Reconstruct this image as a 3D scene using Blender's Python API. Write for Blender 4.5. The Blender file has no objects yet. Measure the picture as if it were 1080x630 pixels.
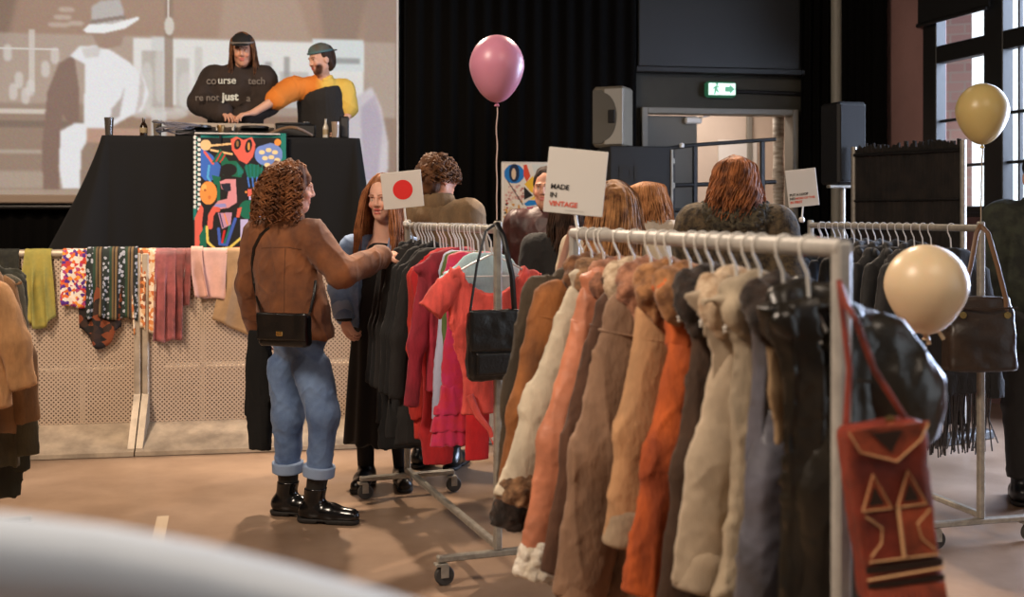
import bpy, math, random
import numpy as np
from mathutils import Vector, Matrix
random.seed(7); rng = np.random.default_rng(7)
SC = bpy.context.scene; COL = SC.collection
F = 1200.0; CX = 540.0; HY = 227.0; CH = 1.45          # focal length in pixels, principal column, horizon row, eye height
def W(px, py, D): return np.array([(px-CX)*D/F, D, CH-(py-HY)*D/F])
def XD(px, D): return (px-CX)*D/F
def A(*v): return np.array(v, dtype=float)
def nrm(v): v = np.asarray(v, float); return v/max(1e-9, np.linalg.norm(v))
def lin(c):
    c = np.asarray(c, float)/255.0
    return np.where(c <= .04045, c/12.92, ((c+.055)/1.055)**2.4)
def L4(c): return tuple(float(x) for x in lin(c))+(1.0,)

# ------------------------------------------------------------------ objects
def tag(o, label=None, cat=None, group=None, kind=None):
    if label: o['label'] = label
    if cat: o['category'] = cat
    if group: o['group'] = group
    if kind: o['kind'] = kind
    return o
def empty(name, loc, label, cat, group=None, rz=0.0):
    o = bpy.data.objects.new(name, None); COL.objects.link(o)
    o.location = [float(x) for x in loc]; o.rotation_euler = (0, 0, rz); o.empty_display_size = .1
    return tag(o, label, cat, group)
def link(name, me, mat=None, parent=None, world=False):
    """world=True: the mesh is written in world space and the parent is an Empty elsewhere"""
    o = bpy.data.objects.new(name, me); COL.objects.link(o)
    if mat is not None:
        for m in (mat if isinstance(mat, (list, tuple)) else [mat]): me.materials.append(m)
    if parent is not None:
        o.parent = parent
        if world:
            T = Matrix.Translation(parent.location) @ parent.rotation_euler.to_matrix().to_4x4()
            o.matrix_parent_inverse = T.inverted()
    return o
def raw(name, V, Fc, smooth=True, cols=None):
    V = np.asarray(V, np.float32).reshape(-1, 3)
    me = bpy.data.meshes.new(name)
    if isinstance(Fc, np.ndarray):
        n, k = Fc.shape
        me.vertices.add(len(V)); me.vertices.foreach_set('co', V.ravel())
        me.loops.add(n*k); me.loops.foreach_set('vertex_index', Fc.astype(np.int32).ravel())
        me.polygons.add(n); me.polygons.foreach_set('loop_start', np.arange(0, n*k, k, dtype=np.int32))
        me.update(calc_edges=True)
    else:
        me.from_pydata(V.tolist(), [], [list(map(int, f)) for f in Fc]); me.update()
    if smooth and len(me.polygons): me.polygons.foreach_set('use_smooth', np.ones(len(me.polygons), bool))
    if cols is not None:
        at = me.color_attributes.new('Col', 'FLOAT_COLOR', 'POINT')
        c = np.ones((len(V), 4), np.float32); c[:, :3] = cols; at.data.foreach_set('color', c.ravel())
    return me

class MB:
    """collects boxes, bars, tubes and lathes into ONE mesh"""
    def __init__(s): s.v = []; s.f = []; s.n = 0; s.flat = True
    def add(s, V, Fs):
        V = np.asarray(V, float).reshape(-1, 3)
        s.v.append(V); s.f += [[i+s.n for i in f] for f in Fs]; s.n += len(V); return s
    def box(s, c, size, ax=None, bev=0.0):
        """box of full size about c; ax = 3 rows of axes; chamfered edges"""
        h = np.asarray(size, float)/2; b = min(bev, .45*min(size)); R = np.eye(3) if ax is None else np.asarray(ax, float)
        if b <= 0:
            P = np.array([[x, y, z] for x in (-1, 1) for y in (-1, 1) for z in (-1, 1)])*h
            Fs = [[0,1,3,2],[4,6,7,5],[0,4,5,1],[2,3,7,6],[0,2,6,4],[1,5,7,3]]
        else:
            P = []; idx = {}
            for x in (-1, 1):
                for y in (-1, 1):
                    for z in (-1, 1):
                        sg = np.array([x, y, z])
                        for a in range(3):
                            p = sg*(h-b); p[a] = sg[a]*h[a]; idx[(x, y, z, a)] = len(P); P.append(p)
            P = np.array(P); Fs = []
            for a in range(3):
                u, w = [(1, 2), (2, 0), (0, 1)][a]
                for sg in (-1, 1):
                    q = []
                    for du, dw in ((-1,-1),(1,-1),(1,1),(-1,1)):
                        k = [0,0,0]; k[a] = sg; k[u] = du; k[w] = dw; q.append(idx[(*k, a)])
                    Fs.append(q if sg > 0 else q[::-1])
            for a in range(3):
                u, w = [(1, 2), (2, 0), (0, 1)][a]
                for su in (-1, 1):
                    for sw in (-1, 1):
                        k0 = [0,0,0]; k0[u] = su; k0[w] = sw; k0[a] = -1; k1 = list(k0); k1[a] = 1
                        q = [idx[(*k0, u)], idx[(*k1, u)], idx[(*k1, w)], idx[(*k0, w)]]
                        Fs.append(q if su*sw < 0 else q[::-1])
            for x in (-1, 1):
                for y in (-1, 1):
                    for z in (-1, 1):
                        t = [idx[(x, y, z, a)] for a in range(3)]
                        Fs.append(t if x*y*z > 0 else t[::-1])
        return s.add(np.asarray(c, float)+P@R, Fs)
    def tube(s, pts, r, n=10, cap=True, flat=None, closed=False):
        """tube along a path; r is a number or one per point; flat=(axis, factor) squashes it"""
        P = np.asarray(pts, float); m = len(P); r = np.broadcast_to(np.asarray(r, float), (m,))
        T = np.gradient(P, axis=0) if not closed else (np.roll(P, -1, 0)-np.roll(P, 1, 0))
        T /= np.maximum(1e-9, np.linalg.norm(T, axis=1))[:, None]
        up = A(0, 0, 1) if abs(T[0][2]) < .9 else A(1, 0, 0)
        V = []; u = nrm(np.cross(T[0], up))
        for i in range(m):
            u = nrm(u-T[i]*np.dot(u, T[i])); w = np.cross(T[i], u)
            an = np.arange(n)*2*math.pi/n
            ring = (np.cos(an)[:, None]*u+np.sin(an)[:, None]*w)*r[i]
            if flat is not None: ring = ring-np.outer(ring@flat[0], flat[0])*(1-flat[1])
            V.append(P[i]+ring)
        Fs = []
        for i in range(m if closed else m-1):
            j = (i+1) % m
            for k in range(n):
                l = (k+1) % n; Fs.append([i*n+k, i*n+l, j*n+l, j*n+k])
        if cap and not closed: Fs += [list(range(n))[::-1], [(m-1)*n+k for k in range(n)]]
        return s.add(np.concatenate(V), Fs)
    def lathe(s, prof, c, n=24, ax=None):
        R = np.eye(3) if ax is None else np.asarray(ax, float)
        an = np.arange(n)*2*math.pi/n; V = []
        for r, z in prof: V.append(np.stack([r*np.cos(an), r*np.sin(an), np.full(n, z)], 1)@R)
        m = len(prof); Fs = []
        for i in range(m-1):
            for k in range(n):
                l = (k+1) % n; Fs.append([i*n+k, i*n+l, (i+1)*n+l, (i+1)*n+k])
        Fs += [list(range(n))[::-1], [(m-1)*n+k for k in range(n)]]
        return s.add(np.concatenate(V)+np.asarray(c, float), Fs)
    def prism(s, poly, y0, y1, ax=None, c=(0, 0, 0)):
        """polygon of (x,z) pushed from y0 to y1"""
        R = np.eye(3) if ax is None else np.asarray(ax, float); n = len(poly)
        V = [[x, y0, z] for x, z in poly]+[[x, y1, z] for x, z in poly]
        ar = sum(poly[i][0]*poly[(i+1) % n][1]-poly[(i+1) % n][0]*poly[i][1] for i in range(n))
        Fs = [list(range(n)), [n+k for k in range(n)][::-1]]+[[k, n+k, n+(k+1) % n, (k+1) % n] for k in range(n)]
        if ar < 0: Fs = [f[::-1] for f in Fs]
        return s.add(np.asarray(V, float)@R+np.asarray(c, float), Fs)
    def build(s, name, mat, parent=None, smooth=False, world=False):
        me = raw(name, np.concatenate(s.v), s.f, smooth=smooth)
        if smooth:
            try: me.set_sharp_from_angle(angle=math.radians(40))
            except Exception: pass
        return link(name, me, mat, parent, world)

# ------------------------------------------------------------------ noise and implicit surfaces
_T = rng.random(4096).astype(np.float32)
def vnoise(P, f=1.0, seed=0):
    """smooth value noise, about -1..1; f may be one factor per axis"""
    Q = np.asarray(P, np.float32)*np.asarray(f, np.float32)+np.float32(seed*17.31+100)
    I = np.floor(Q).astype(np.int64); t = Q-I; t = t*t*(3-2*t); out = 0
    for dx in (0, 1):
        for dy in (0, 1):
            for dz in (0, 1):
                h = ((I[..., 0]+dx)*73856093 ^ (I[..., 1]+dy)*19349663 ^ (I[..., 2]+dz)*83492791) & 4095
                w = (t[..., 0] if dx else 1-t[..., 0])*(t[..., 1] if dy else 1-t[..., 1])*(t[..., 2] if dz else 1-t[..., 2])
                out = out+w*_T[h]
    return out*2-1
def surfnet(f, lo, h):
    s = f < 0; n = np.array(f.shape); c = [(a, b, d) for a in (0, 1) for b in (0, 1) for d in (0, 1)]
    cnt = np.zeros(tuple(n-1), np.int8)
    for a, b, d in c: cnt += s[a:n[0]-1+a, b:n[1]-1+b, d:n[2]-1+d]
    ijk = np.argwhere((cnt > 0) & (cnt < 8))
    vals = np.stack([f[ijk[:, 0]+a, ijk[:, 1]+b, ijk[:, 2]+d] for a, b, d in c], 1).astype(np.float64)
    co = np.array(c, float); acc = np.zeros((len(ijk), 3)); num = np.zeros(len(ijk))
    for i in range(8):
        for j in range(i+1, 8):
            if np.abs(co[i]-co[j]).sum() != 1: continue
            x = (vals[:, i] < 0) != (vals[:, j] < 0)
            t = np.where(x, vals[:, i]/np.where(x, vals[:, i]-vals[:, j], 1), 0)
            acc += np.where(x[:, None], co[i]+t[:, None]*(co[j]-co[i]), 0); num += x
    V = (ijk+acc/np.maximum(num, 1)[:, None])*h+lo
    idx = np.full(tuple(n-1), -1, np.int32); idx[ijk[:, 0], ijk[:, 1], ijk[:, 2]] = np.arange(len(ijk))
    Q = []
    for ax in range(3):
        sa = [slice(1, -1)]*3; sb = [slice(1, -1)]*3
        sa[ax] = slice(0, -1); sb[ax] = slice(1, None)
        S0 = s[tuple(sa)]; S1 = s[tuple(sb)]
        e = np.argwhere(S0 != S1); fl = S0[e[:, 0], e[:, 1], e[:, 2]]
        off = np.ones(3, int); off[ax] = 0; e = e+off
        u, w = [(1, 2), (2, 0), (0, 1)][ax]
        def at(du, dw):
            q = e.copy(); q[:, u] += du; q[:, w] += dw; return idx[q[:, 0], q[:, 1], q[:, 2]]
        q = np.stack([at(-1, -1), at(0, -1), at(0, 0), at(-1, 0)], 1)
        q[~fl] = q[~fl][:, ::-1]; Q.append(q)
    Q = np.concatenate(Q); return V, Q[(Q >= 0).all(1)]
class SDF:
    def __init__(s, h): s.h = h; s.ops = []
    def _op(s, lo, hi, fn, k, mode): s.ops.append((np.asarray(lo, float), np.asarray(hi, float), fn, k, mode)); return s
    def cap(s, a, b, ra, rb=None, k=.02, flat=None, cut=False):
        a = np.asarray(a, float); b = np.asarray(b, float); rb = ra if rb is None else rb
        M = np.eye(3)
        if flat is not None: d = nrm(flat[0]); M = M+np.outer(d, d)*(1/flat[1]-1)
        a2 = M@a; ab = M@b-a2; den = max(1e-9, ab@ab); M32 = M.astype(np.float32)
        sc = 1.0 if flat is None else min(1.0, flat[1])**.5
        def fn(P):
            q = P@M32.T-a2.astype(np.float32); t = np.clip(q@ab.astype(np.float32)/np.float32(den), 0, 1)
            return (np.sqrt(((q-t[..., None]*ab.astype(np.float32))**2).sum(-1))-(ra+(rb-ra)*t))*np.float32(sc)
        R = max(ra, rb)*(1 if flat is None else max(1, flat[1]))
        return s._op(np.minimum(a, b)-R, np.maximum(a, b)+R, fn, k, -1 if cut else 1)
    def chain(s, pts, rs, k=.02, flat=None):
        for i in range(len(pts)-1): s.cap(pts[i], pts[i+1], rs[i], rs[i+1], k, flat)
        return s
    def ell(s, c, r, k=.02, R=None, cut=False):
        c = np.asarray(c, float); r = np.asarray(r, float); R = np.eye(3) if R is None else np.asarray(R, float)   # rows = axes
        M = (R/r[:, None]).astype(np.float32); m = np.float32(min(r)); c32 = c.astype(np.float32)
        def fn(P):
            q = (P-c32)@M.T; return (np.sqrt((q*q).sum(-1))-1)*m
        b = np.sqrt(((R*r[:, None])**2).sum(0))
        return s._op(c-b, c+b, fn, k, -1 if cut else 1)
    def rbox(s, c, half, r=.01, k=.01, R=None, cut=False):
        c = np.asarray(c, float); half = np.asarray(half, float); R = np.eye(3) if R is None else np.asarray(R, float)
        R32 = R.astype(np.float32); c32 = c.astype(np.float32); hh = (half-r).astype(np.float32)
        def fn(P):
            q = np.abs((P-c32)@R32.T)-hh
            return np.sqrt((np.maximum(q, 0)**2).sum(-1))+np.minimum(q.max(-1), 0)-np.float32(r)
        b = (np.abs(R)*half[:, None]).sum(0)
        return s._op(c-b, c+b, fn, k, -1 if cut else 1)
    def fun(s, lo, hi, fn, k=.01, cut=False): return s._op(lo, hi, fn, k, -1 if cut else 1)
    def mesh(s, disp=None):
        h = s.h; pos = [o for o in s.ops if o[4] > 0]
        lo = np.min([o[0] for o in pos], 0)-3*h-.012; hi = np.max([o[1] for o in pos], 0)+3*h+.012
        n = np.ceil((hi-lo)/h).astype(int)+1
        f = np.full(tuple(n), .5, np.float32)
        ax = [(lo[i]+np.arange(n[i])*h).astype(np.float32) for i in range(3)]
        for a, b, fn, k, mode in s.ops:
            m = k+2*h+.012
            i0 = np.clip(np.floor((a-m-lo)/h).astype(int), 0, n-1); i1 = np.clip(np.ceil((b+m-lo)/h).astype(int)+1, 1, n)
            if (i1 <= i0).any(): continue
            sl = tuple(slice(i0[i], i1[i]) for i in range(3))
            P = np.stack(np.meshgrid(ax[0][sl[0]], ax[1][sl[1]], ax[2][sl[2]], indexing='ij'), -1)
            d = fn(P).astype(np.float32); g = f[sl]
            if mode > 0:
                t = np.maximum(k-np.abs(g-d), 0)/k if k > 0 else 0
                f[sl] = np.minimum(g, d)-t*t*k*.25
            else:
                d = -d; t = np.maximum(k-np.abs(g-d), 0)/k if k > 0 else 0
                f[sl] = np.maximum(g, d)+t*t*k*.25
        if disp is not None:
            I = np.argwhere(np.abs(f) < .045)
            P = (lo+I*h).astype(np.float32)
            f[I[:, 0], I[:, 1], I[:, 2]] += disp(P).astype(np.float32)
            f[0] = f[-1] = .5; f[:, 0] = f[:, -1] = .5; f[:, :, 0] = f[:, :, -1] = .5
        return surfnet(f, lo, h)
    def obj(s, name, mat, parent=None, disp=None, paint=None, world=True):
        V, Q = s.mesh(disp)
        me = raw(name, V, Q, True, paint(V) if paint is not None else None)
        return link(name, me, mat, parent, world)

# ------------------------------------------------------------------ materials
_M = {}
def mat(name, col, rough=.6, metal=0.0, var=0.0, vs=8.0, bump=0.0, bs=60.0, col2=None, spec=.5, sheen=0.0, trans=0.0, emit=None, es=0.0, attr=False, stretch=None, coat=0.0, wave=None, sss=0.0):
    if name in _M: return _M[name]
    m = bpy.data.materials.new(name); m.use_nodes = True; nt = m.node_tree; N = nt.nodes; Lk = nt.links
    b = N['Principled BSDF']; b.inputs['Roughness'].default_value = rough; b.inputs['Metallic'].default_value = metal
    b.inputs['Specular IOR Level'].default_value = spec; b.inputs['Base Color'].default_value = L4(col)
    if sheen: b.inputs['Sheen Weight'].default_value = sheen; b.inputs['Sheen Roughness'].default_value = .5
    if trans: b.inputs['Transmission Weight'].default_value = trans
    if coat: b.inputs['Coat Weight'].default_value = coat; b.inputs['Coat Roughness'].default_value = .12
    if sss: b.inputs['Subsurface Weight'].default_value = sss; b.inputs['Subsurface Radius'].default_value = (.01, .004, .002)
    if emit is not None: b.inputs['Emission Color'].default_value = L4(emit); b.inputs['Emission Strength'].default_value = es
    tc = None; out = None
    if var or bump or wave:
        tc = N.new('ShaderNodeTexCoord'); out = tc.outputs['Object']
        if stretch:
            mp = N.new('ShaderNodeMapping'); mp.inputs['Scale'].default_value = stretch; Lk.new(out, mp.inputs['Vector']); out = mp.outputs['Vector']
    src = None
    if attr:
        a = N.new('ShaderNodeAttribute'); a.attribute_name = 'Col'; src = a.outputs['Color']
    if var:
        nz = N.new('ShaderNodeTexNoise'); nz.inputs['Scale'].default_value = vs; nz.inputs['Detail'].default_value = 6; nz.inputs['Roughness'].default_value = .62
        Lk.new(out, nz.inputs['Vector'])
        rp = N.new('ShaderNodeMapRange'); rp.inputs['From Min'].default_value = .36; rp.inputs['From Max'].default_value = .64; Lk.new(nz.outputs['Fac'], rp.inputs['Value'])
        mx = N.new('ShaderNodeMix'); mx.data_type = 'RGBA'; Lk.new(rp.outputs['Result'], mx.inputs['Factor'])
        c2 = col2 if col2 is not None else tuple(max(0, x*(1-var)) for x in col)
        if attr:
            mu = N.new('ShaderNodeMix'); mu.data_type = 'RGBA'; mu.blend_type = 'MULTIPLY'; mu.inputs['Factor'].default_value = 1
            Lk.new(src, mu.inputs['A']); v = 1-var; mu.inputs['B'].default_value = (v, v, v, 1)
            Lk.new(src, mx.inputs['A']); Lk.new(mu.outputs['Result'], mx.inputs['B'])
        else: mx.inputs['A'].default_value = L4(col); mx.inputs['B'].default_value = L4(c2)
        src = mx.outputs['Result']
    if src is not None: Lk.new(src, b.inputs['Base Color'])
    if bump or wave:
        bp = N.new('ShaderNodeBump'); bp.inputs['Distance'].default_value = .004
        if wave:
            wv = N.new('ShaderNodeTexWave'); wv.inputs['Scale'].default_value = wave; wv.bands_direction = 'X'; Lk.new(out, wv.inputs['Vector']); wv.inputs['Distortion'].default_value = .6
            Lk.new(wv.outputs['Fac'], bp.inputs['Height']); bp.inputs['Strength'].default_value = bump or .4
        else:
            n2 = N.new('ShaderNodeTexNoise'); n2.inputs['Scale'].default_value = bs; n2.inputs['Detail'].default_value = 4; Lk.new(out, n2.inputs['Vector'])
            Lk.new(n2.outputs['Fac'], bp.inputs['Height']); bp.inputs['Strength'].default_value = bump
        Lk.new(bp.outputs['Normal'], b.inputs['Normal'])
    _M[name] = m; return m
def print_mat(name, cols, scale=20.0, rough=.8, smooth=True, stretch=None, rnd=1.0, dark=None):
    """patterned cloth: Voronoi blobs picked from a list of colours"""
    if name in _M: return _M[name]
    m = bpy.data.materials.new(name); m.use_nodes = True; nt = m.node_tree; N = nt.nodes; Lk = nt.links
    b = N['Principled BSDF']; b.inputs['Roughness'].default_value = rough
    tc = N.new('ShaderNodeTexCoord'); mp = N.new('ShaderNodeMapping'); Lk.new(tc.outputs['Object'], mp.inputs['Vector'])
    if stretch: mp.inputs['Scale'].default_value = stretch
    nz = N.new('ShaderNodeTexNoise'); nz.inputs['Scale'].default_value = scale*.7; Lk.new(mp.outputs['Vector'], nz.inputs['Vector'])
    ma = N.new('ShaderNodeVectorMath'); ma.operation = 'MULTIPLY_ADD'; Lk.new(nz.outputs['Color'], ma.inputs[0]); ma.inputs[1].default_value = (.6/scale,)*3; Lk.new(mp.outputs['Vector'], ma.inputs[2])
    vo = N.new('ShaderNodeTexVoronoi'); vo.inputs['Scale'].default_value = scale; vo.inputs['Randomness'].default_value = rnd; Lk.new(ma.outputs['Vector'], vo.inputs['Vector'])
    sp = N.new('ShaderNodeSeparateColor'); Lk.new(vo.outputs['Color'], sp.inputs['Color'])
    cr = N.new('ShaderNodeValToRGB'); cr.color_ramp.interpolation = 'CONSTANT'; el = cr.color_ramp.elements
    for i, c in enumerate(cols):
        e = el[i] if i < 2 else el.new(i/len(cols)); e.position = i/len(cols); e.color = L4(c)
    Lk.new(sp.outputs['Red'], cr.inputs['Fac']); src = cr.outputs['Color']
    if dark is not None:
        rp = N.new('ShaderNodeMapRange'); rp.inputs['From Min'].default_value = .25; rp.inputs['From Max'].default_value = .5; Lk.new(vo.outputs['Distance'], rp.inputs['Value'])
        mx = N.new('ShaderNodeMix'); mx.data_type = 'RGBA'; Lk.new(rp.outputs['Result'], mx.inputs['Factor']); Lk.new(src, mx.inputs['A']); mx.inputs['B'].default_value = L4(dark); src = mx.outputs['Result']
    Lk.new(src, b.inputs['Base Color']); _M[name] = m; return m

def text_mesh(body, size, bold=0.0, depth=.0008, spacing=1.0):
    cu = bpy.data.curves.new('lettering', 'FONT'); cu.body = body; cu.size = size; cu.offset = bold; cu.extrude = depth; cu.space_character = spacing
    o = bpy.data.objects.new('lettering', cu); COL.objects.link(o)
    me = bpy.data.meshes.new_from_object(o.evaluated_get(bpy.context.evaluated_depsgraph_get()))
    bpy.data.objects.remove(o); bpy.data.curves.remove(cu); return me
def lettering(body, size, c, right, up, m, parent, bold=0.0, name='lettering', center=False):
    """flat raised letters: c = world point of the baseline start"""
    me = text_mesh(body, size, bold); right = nrm(right); up = nrm(up); n = np.cross(right, up)
    co = np.empty(len(me.vertices)*3, np.float32); me.vertices.foreach_get('co', co); co = co.reshape(-1, 3)
    if center: co[:, 0] -= (co[:, 0].min()+co[:, 0].max())/2
    V = np.asarray(c)+co[:, :1]*right+co[:, 1:2]*up+co[:, 2:]*n
    me.vertices.foreach_set('co', V.astype(np.float32).ravel()); me.update()
    return link(name, me, m, parent, True)
# painting flat pictures onto a fine grid
def inpoly(X, Y, poly):
    r = np.zeros(X.shape, bool); n = len(poly)
    for i in range(n):
        x0, y0 = poly[i]; x1, y1 = poly[(i+1) % n]
        if y0 == y1: continue
        r ^= ((Y >= min(y0, y1)) & (Y < max(y0, y1)) & (X < (x1-x0)*(Y-y0)/(y1-y0)+x0))
    return r
def blur(a, n):
    for _ in range(n):
        p = np.pad(a, ((1, 1), (0, 0)) + ((0, 0),)*(a.ndim-2), 'edge'); a = (p[:-2]+2*p[1:-1]+p[2:])/4
        p = np.pad(a, ((0, 0), (1, 1)) + ((0, 0),)*(a.ndim-2), 'edge'); a = (p[:, :-2]+2*p[:, 1:-1]+p[:, 2:])/4
    return a
class Canvas:
    def __init__(s, x0, y0, x1, y1, step, bg):
        s.xs = np.arange(x0, x1+step/2, step); s.ys = np.arange(y0, y1+step/2, step)
        s.X, s.Y = np.meshgrid(s.xs, s.ys); s.a = np.zeros(s.X.shape+(3,)); s.a[:] = bg
    def put(s, m, col, soft=0, al=1.0):
        m = m.astype(float)
        if soft: m = blur(m, soft)
        m = (m*al)[..., None]; s.a = s.a*(1-m)+np.asarray(col, float)*m; return s
    def poly(s, p, col, soft=0, al=1.0): return s.put(inpoly(s.X, s.Y, p), col, soft, al)
    def rect(s, x0, y0, x1, y1, col, soft=0, al=1.0): return s.put((s.X >= x0) & (s.X < x1) & (s.Y >= y0) & (s.Y < y1), col, soft, al)
    def oval(s, cx, cy, rx, ry, col, soft=0, al=1.0, rot=0):
        c, q = math.cos(rot), math.sin(rot); dx, dy = s.X-cx, s.Y-cy
        return s.put(((dx*c+dy*q)/rx)**2+((-dx*q+dy*c)/ry)**2 < 1, col, soft, al)
    def line(s, pts, w, col, soft=0, al=1.0):
        m = np.zeros(s.X.shape, bool)
        for (x0, y0), (x1, y1) in zip(pts, pts[1:]):
            dx, dy = x1-x0, y1-y0; t = np.clip(((s.X-x0)*dx+(s.Y-y0)*dy)/max(1e-9, dx*dx+dy*dy), 0, 1)
            m |= (s.X-x0-t*dx)**2+(s.Y-y0-t*dy)**2 < (w/2)**2
        return s.put(m, col, soft, al)
    def mesh(s, name, place):
        """place(X, Y) -> world points of the grid"""
        P = place(s.X, s.Y).reshape(-1, 3); h, w = s.X.shape
        i = np.arange(h*w).reshape(h, w)
        Q = np.stack([i[:-1, :-1].ravel(), i[1:, :-1].ravel(), i[1:, 1:].ravel(), i[:-1, 1:].ravel()], 1)
        return raw(name, P, Q, True, lin(np.clip(s.a, 0, 255)).reshape(-1, 3))
# ------------------------------------------------------------------ camera
cam_d = bpy.data.cameras.new('camera'); cam = bpy.data.objects.new('camera', cam_d); COL.objects.link(cam); SC.camera = cam
cam.location = (0, 0, CH); cam.rotation_euler = (math.pi/2, 0, 0)
cam_d.sensor_width = 36; cam_d.lens = 36*F/1080; cam_d.shift_y = -(315-HY)/1080; cam_d.clip_start = .05
cam_d.dof.use_dof = True; cam_d.dof.focus_distance = 5.6; cam_d.dof.aperture_fstop = 3.0
SC.view_settings.view_transform = 'Standard'; SC.view_settings.look = 'None'; SC.view_settings.gamma = 1; SC.view_settings.exposure = 0
SC.view_settings.use_curve_mapping = False

# ------------------------------------------------------------------ the hall: the stage side runs 10 degrees off the picture plane
TH = math.radians(10); E1 = A(math.cos(TH), math.sin(TH), 0); E2 = A(-math.sin(TH), math.cos(TH), 0); E3 = A(0, 0, 1); AX = np.array([E1, E2, E3])
def Dat(px, c): return c/(E2[1]+E2[0]*(px-CX)/F)          # depth where the column px meets the line n.p = c
def B(px, py, c): return W(px, py, Dat(px, c))
def uof(p): return float(np.dot(p, E1))
def UP(u, c, z): return E1*u+E2*c+E3*z
CB = 10.13
m_floor = mat('polished_concrete', (160, 134, 112), rough=.33, var=.3, vs=1.1, bump=.05, bs=30, col2=(122, 98, 78), spec=.5)
m_dark = mat('black_paint', (20, 18, 16), rough=.85); m_wall = mat('dark_grey_plaster', (60, 57, 48), rough=.8, var=.1, vs=3)
m_mauve = mat('mauve_plaster', (168, 128, 122), rough=.85, var=.08, vs=2); m_black = mat('black_cloth', (11, 10, 9), rough=.95, bump=.15, bs=200); m_curt = mat('black_curtain_cloth', (9, 8, 7), rough=1.0, spec=.1)
m_wood = mat('black_window_wood', (22, 20, 18), rough=.5); m_frame = mat('grey_door_frame', (120, 116, 106), rough=.5)
m_pale = mat('pale_corridor_plaster', (196, 180, 164), rough=.8, var=.05, vs=2); m_leaf = mat('grey_door_leaf', (96, 92, 82), rough=.55)
m_steel = mat('painted_white_steel', (172, 168, 161), rough=.42, spec=.5, var=.12, vs=20); m_alu = mat('brushed_steel', (170, 164, 152), rough=.38, metal=.4, var=.15, vs=25)
m_galv = mat('galvanised_steel', (190, 174, 152), rough=.5, metal=.35, var=.2, vs=6); m_rubber = mat('grey_rubber', (60, 58, 55), rough=.6)
m_bmetal = mat('black_metal', (18, 17, 16), rough=.45, spec=.5); m_white = mat('white_card', (206, 202, 195), rough=.7); m_plast = mat('white_plastic', (222, 218, 210), rough=.35)
m_red = mat('red_ink', (214, 30, 26), rough=.7); m_ink = mat('black_ink', (30, 26, 22), rough=.7); m_oink = mat('red_lettering', (208, 84, 62), rough=.7); m_gink = mat('grey_lettering', (175, 172, 165), rough=.7)
m_bleather = mat('black_leather', (16, 15, 15), rough=.28, bump=.25, bs=90, spec=.6); m_brass = mat('brass', (214, 186, 120), rough=.25, metal=1)

def struct(mb, name, m, smooth=False):
    o = mb.build(name, m, None, smooth); o['kind'] = 'structure'; return o
struct(MB().box((0, 5, -.05), (16, 20, .1)), 'floor', m_floor)
struct(MB().box((0, 5, 5.05), (16, 20, .1)), 'ceiling', m_dark)
struct(MB().box((-6.05, 4, 2.5), (.1, 18, 5)), 'wall_left', m_dark); struct(MB().box((0, -3.05, 2.5), (16, .1, 5)), 'wall_front', mat('grey_plaster', (120, 112, 104), rough=.9))
# back wall with the doorway
uL, uR = uof(B(675, 115, CB)), uof(B(839, 115, CB)); zT = B(757, 115, CB)[2]; uE = uof(B(893, 0, CB))
w = MB(); t = .14
w.box(UP((-8+uL)/2, CB+t/2, 2.5), (uL+8, t, 5), AX); w.box(UP((uR+uE)/2, CB+t/2, 2.5), (uE-uR, t, 5), AX); w.box(UP((uL+uR)/2, CB+t/2, (zT+5)/2), (uR-uL, t, 5-zT), AX)
struct(w, 'wall_back', m_wall)
d = bpy.data.objects.new('door_1', None); COL.objects.link(d); d['kind'] = 'structure'; d.location = UP(uL, CB, 0)
fr = MB(); fw = .055
for u in (uL+fw/2, uR-fw/2): fr.box(UP(u, CB+.03, zT/2), (fw, .2, zT), AX, .005)
fr.box(UP((uL+uR)/2, CB+.03, zT-fw/2), (uR-uL-2*fw, .2, fw), AX, .005); fr.build('door_frame', m_frame, d, world=True)
uM = uof(B(737, 115, CB)); lf = MB().box(UP((uL+fw+uM)/2, CB+.06, zT/2-.03), (uM-uL-fw-.01, .05, zT-fw-.02), AX, .004); lf.build('door_leaf', m_leaf, d, world=True)
cl = MB().box(UP(uM-.05, CB+.01, B(730, 127, CB)[2]), (.16, .05, .06), AX, .012).tube([UP(uM, CB-.01, B(730, 124, CB)[2]), UP(uM+.02, CB-.05, B(730, 124, CB)[2]), UP(uM+.12, CB+.04, zT-.06)], .008)
cl.build('door_closer', m_plast, d, world=True)
# corridor beyond
cw = MB().box(UP((uL+uR)/2+.3, CB+2.2, 1.6), (4, .1, 3.2), AX).box(UP(uL-.6, CB+1.15, 1.6), (.1, 2.0, 3.2), AX).box(UP(uR+.9, CB+1.15, 1.6), (.1, 2.0, 3.2), AX)
struct(cw, 'wall_corridor', m_pale); struct(MB().box(UP((uL+uR)/2+.3, CB+1.15, 3.2), (4, 2.0, .08), AX), 'ceiling_corridor', m_pale)
pl = MB(); up = uof(B(791, 100, CB+2.1)); pl.box(UP(up, CB+2.12, 1.5), (.06, .06, 3.0), AX, .01); struct(pl, 'trim_corridor', m_frame)
pp = MB().box(UP(uof(B(778, 100, CB+2.12)), CB+2.125, B(778, 170, CB+2.12)[2]), (.46, .02, .48), AX); tag(pp.build('poster', m_white), 'pale blank poster on the corridor wall seen through the doorway', 'poster')
bx = UP(uof(B(821, 100, CB+.5)), CB+.5, 0); birch = empty('birch_pole', bx, 'white mottled pole standing just inside the bright doorway', 'pole')
MB().tube([bx+E3*z for z in np.linspace(0.012, 2.62, 14)], [.055+.006*math.sin(i*2.3) for i in range(14)], 12).build('trunk', mat('birch_bark', (206, 200, 188), rough=.8, var=.5, vs=5, col2=(120, 105, 90), stretch=(1, 1, 4)), birch, True, True)
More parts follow.
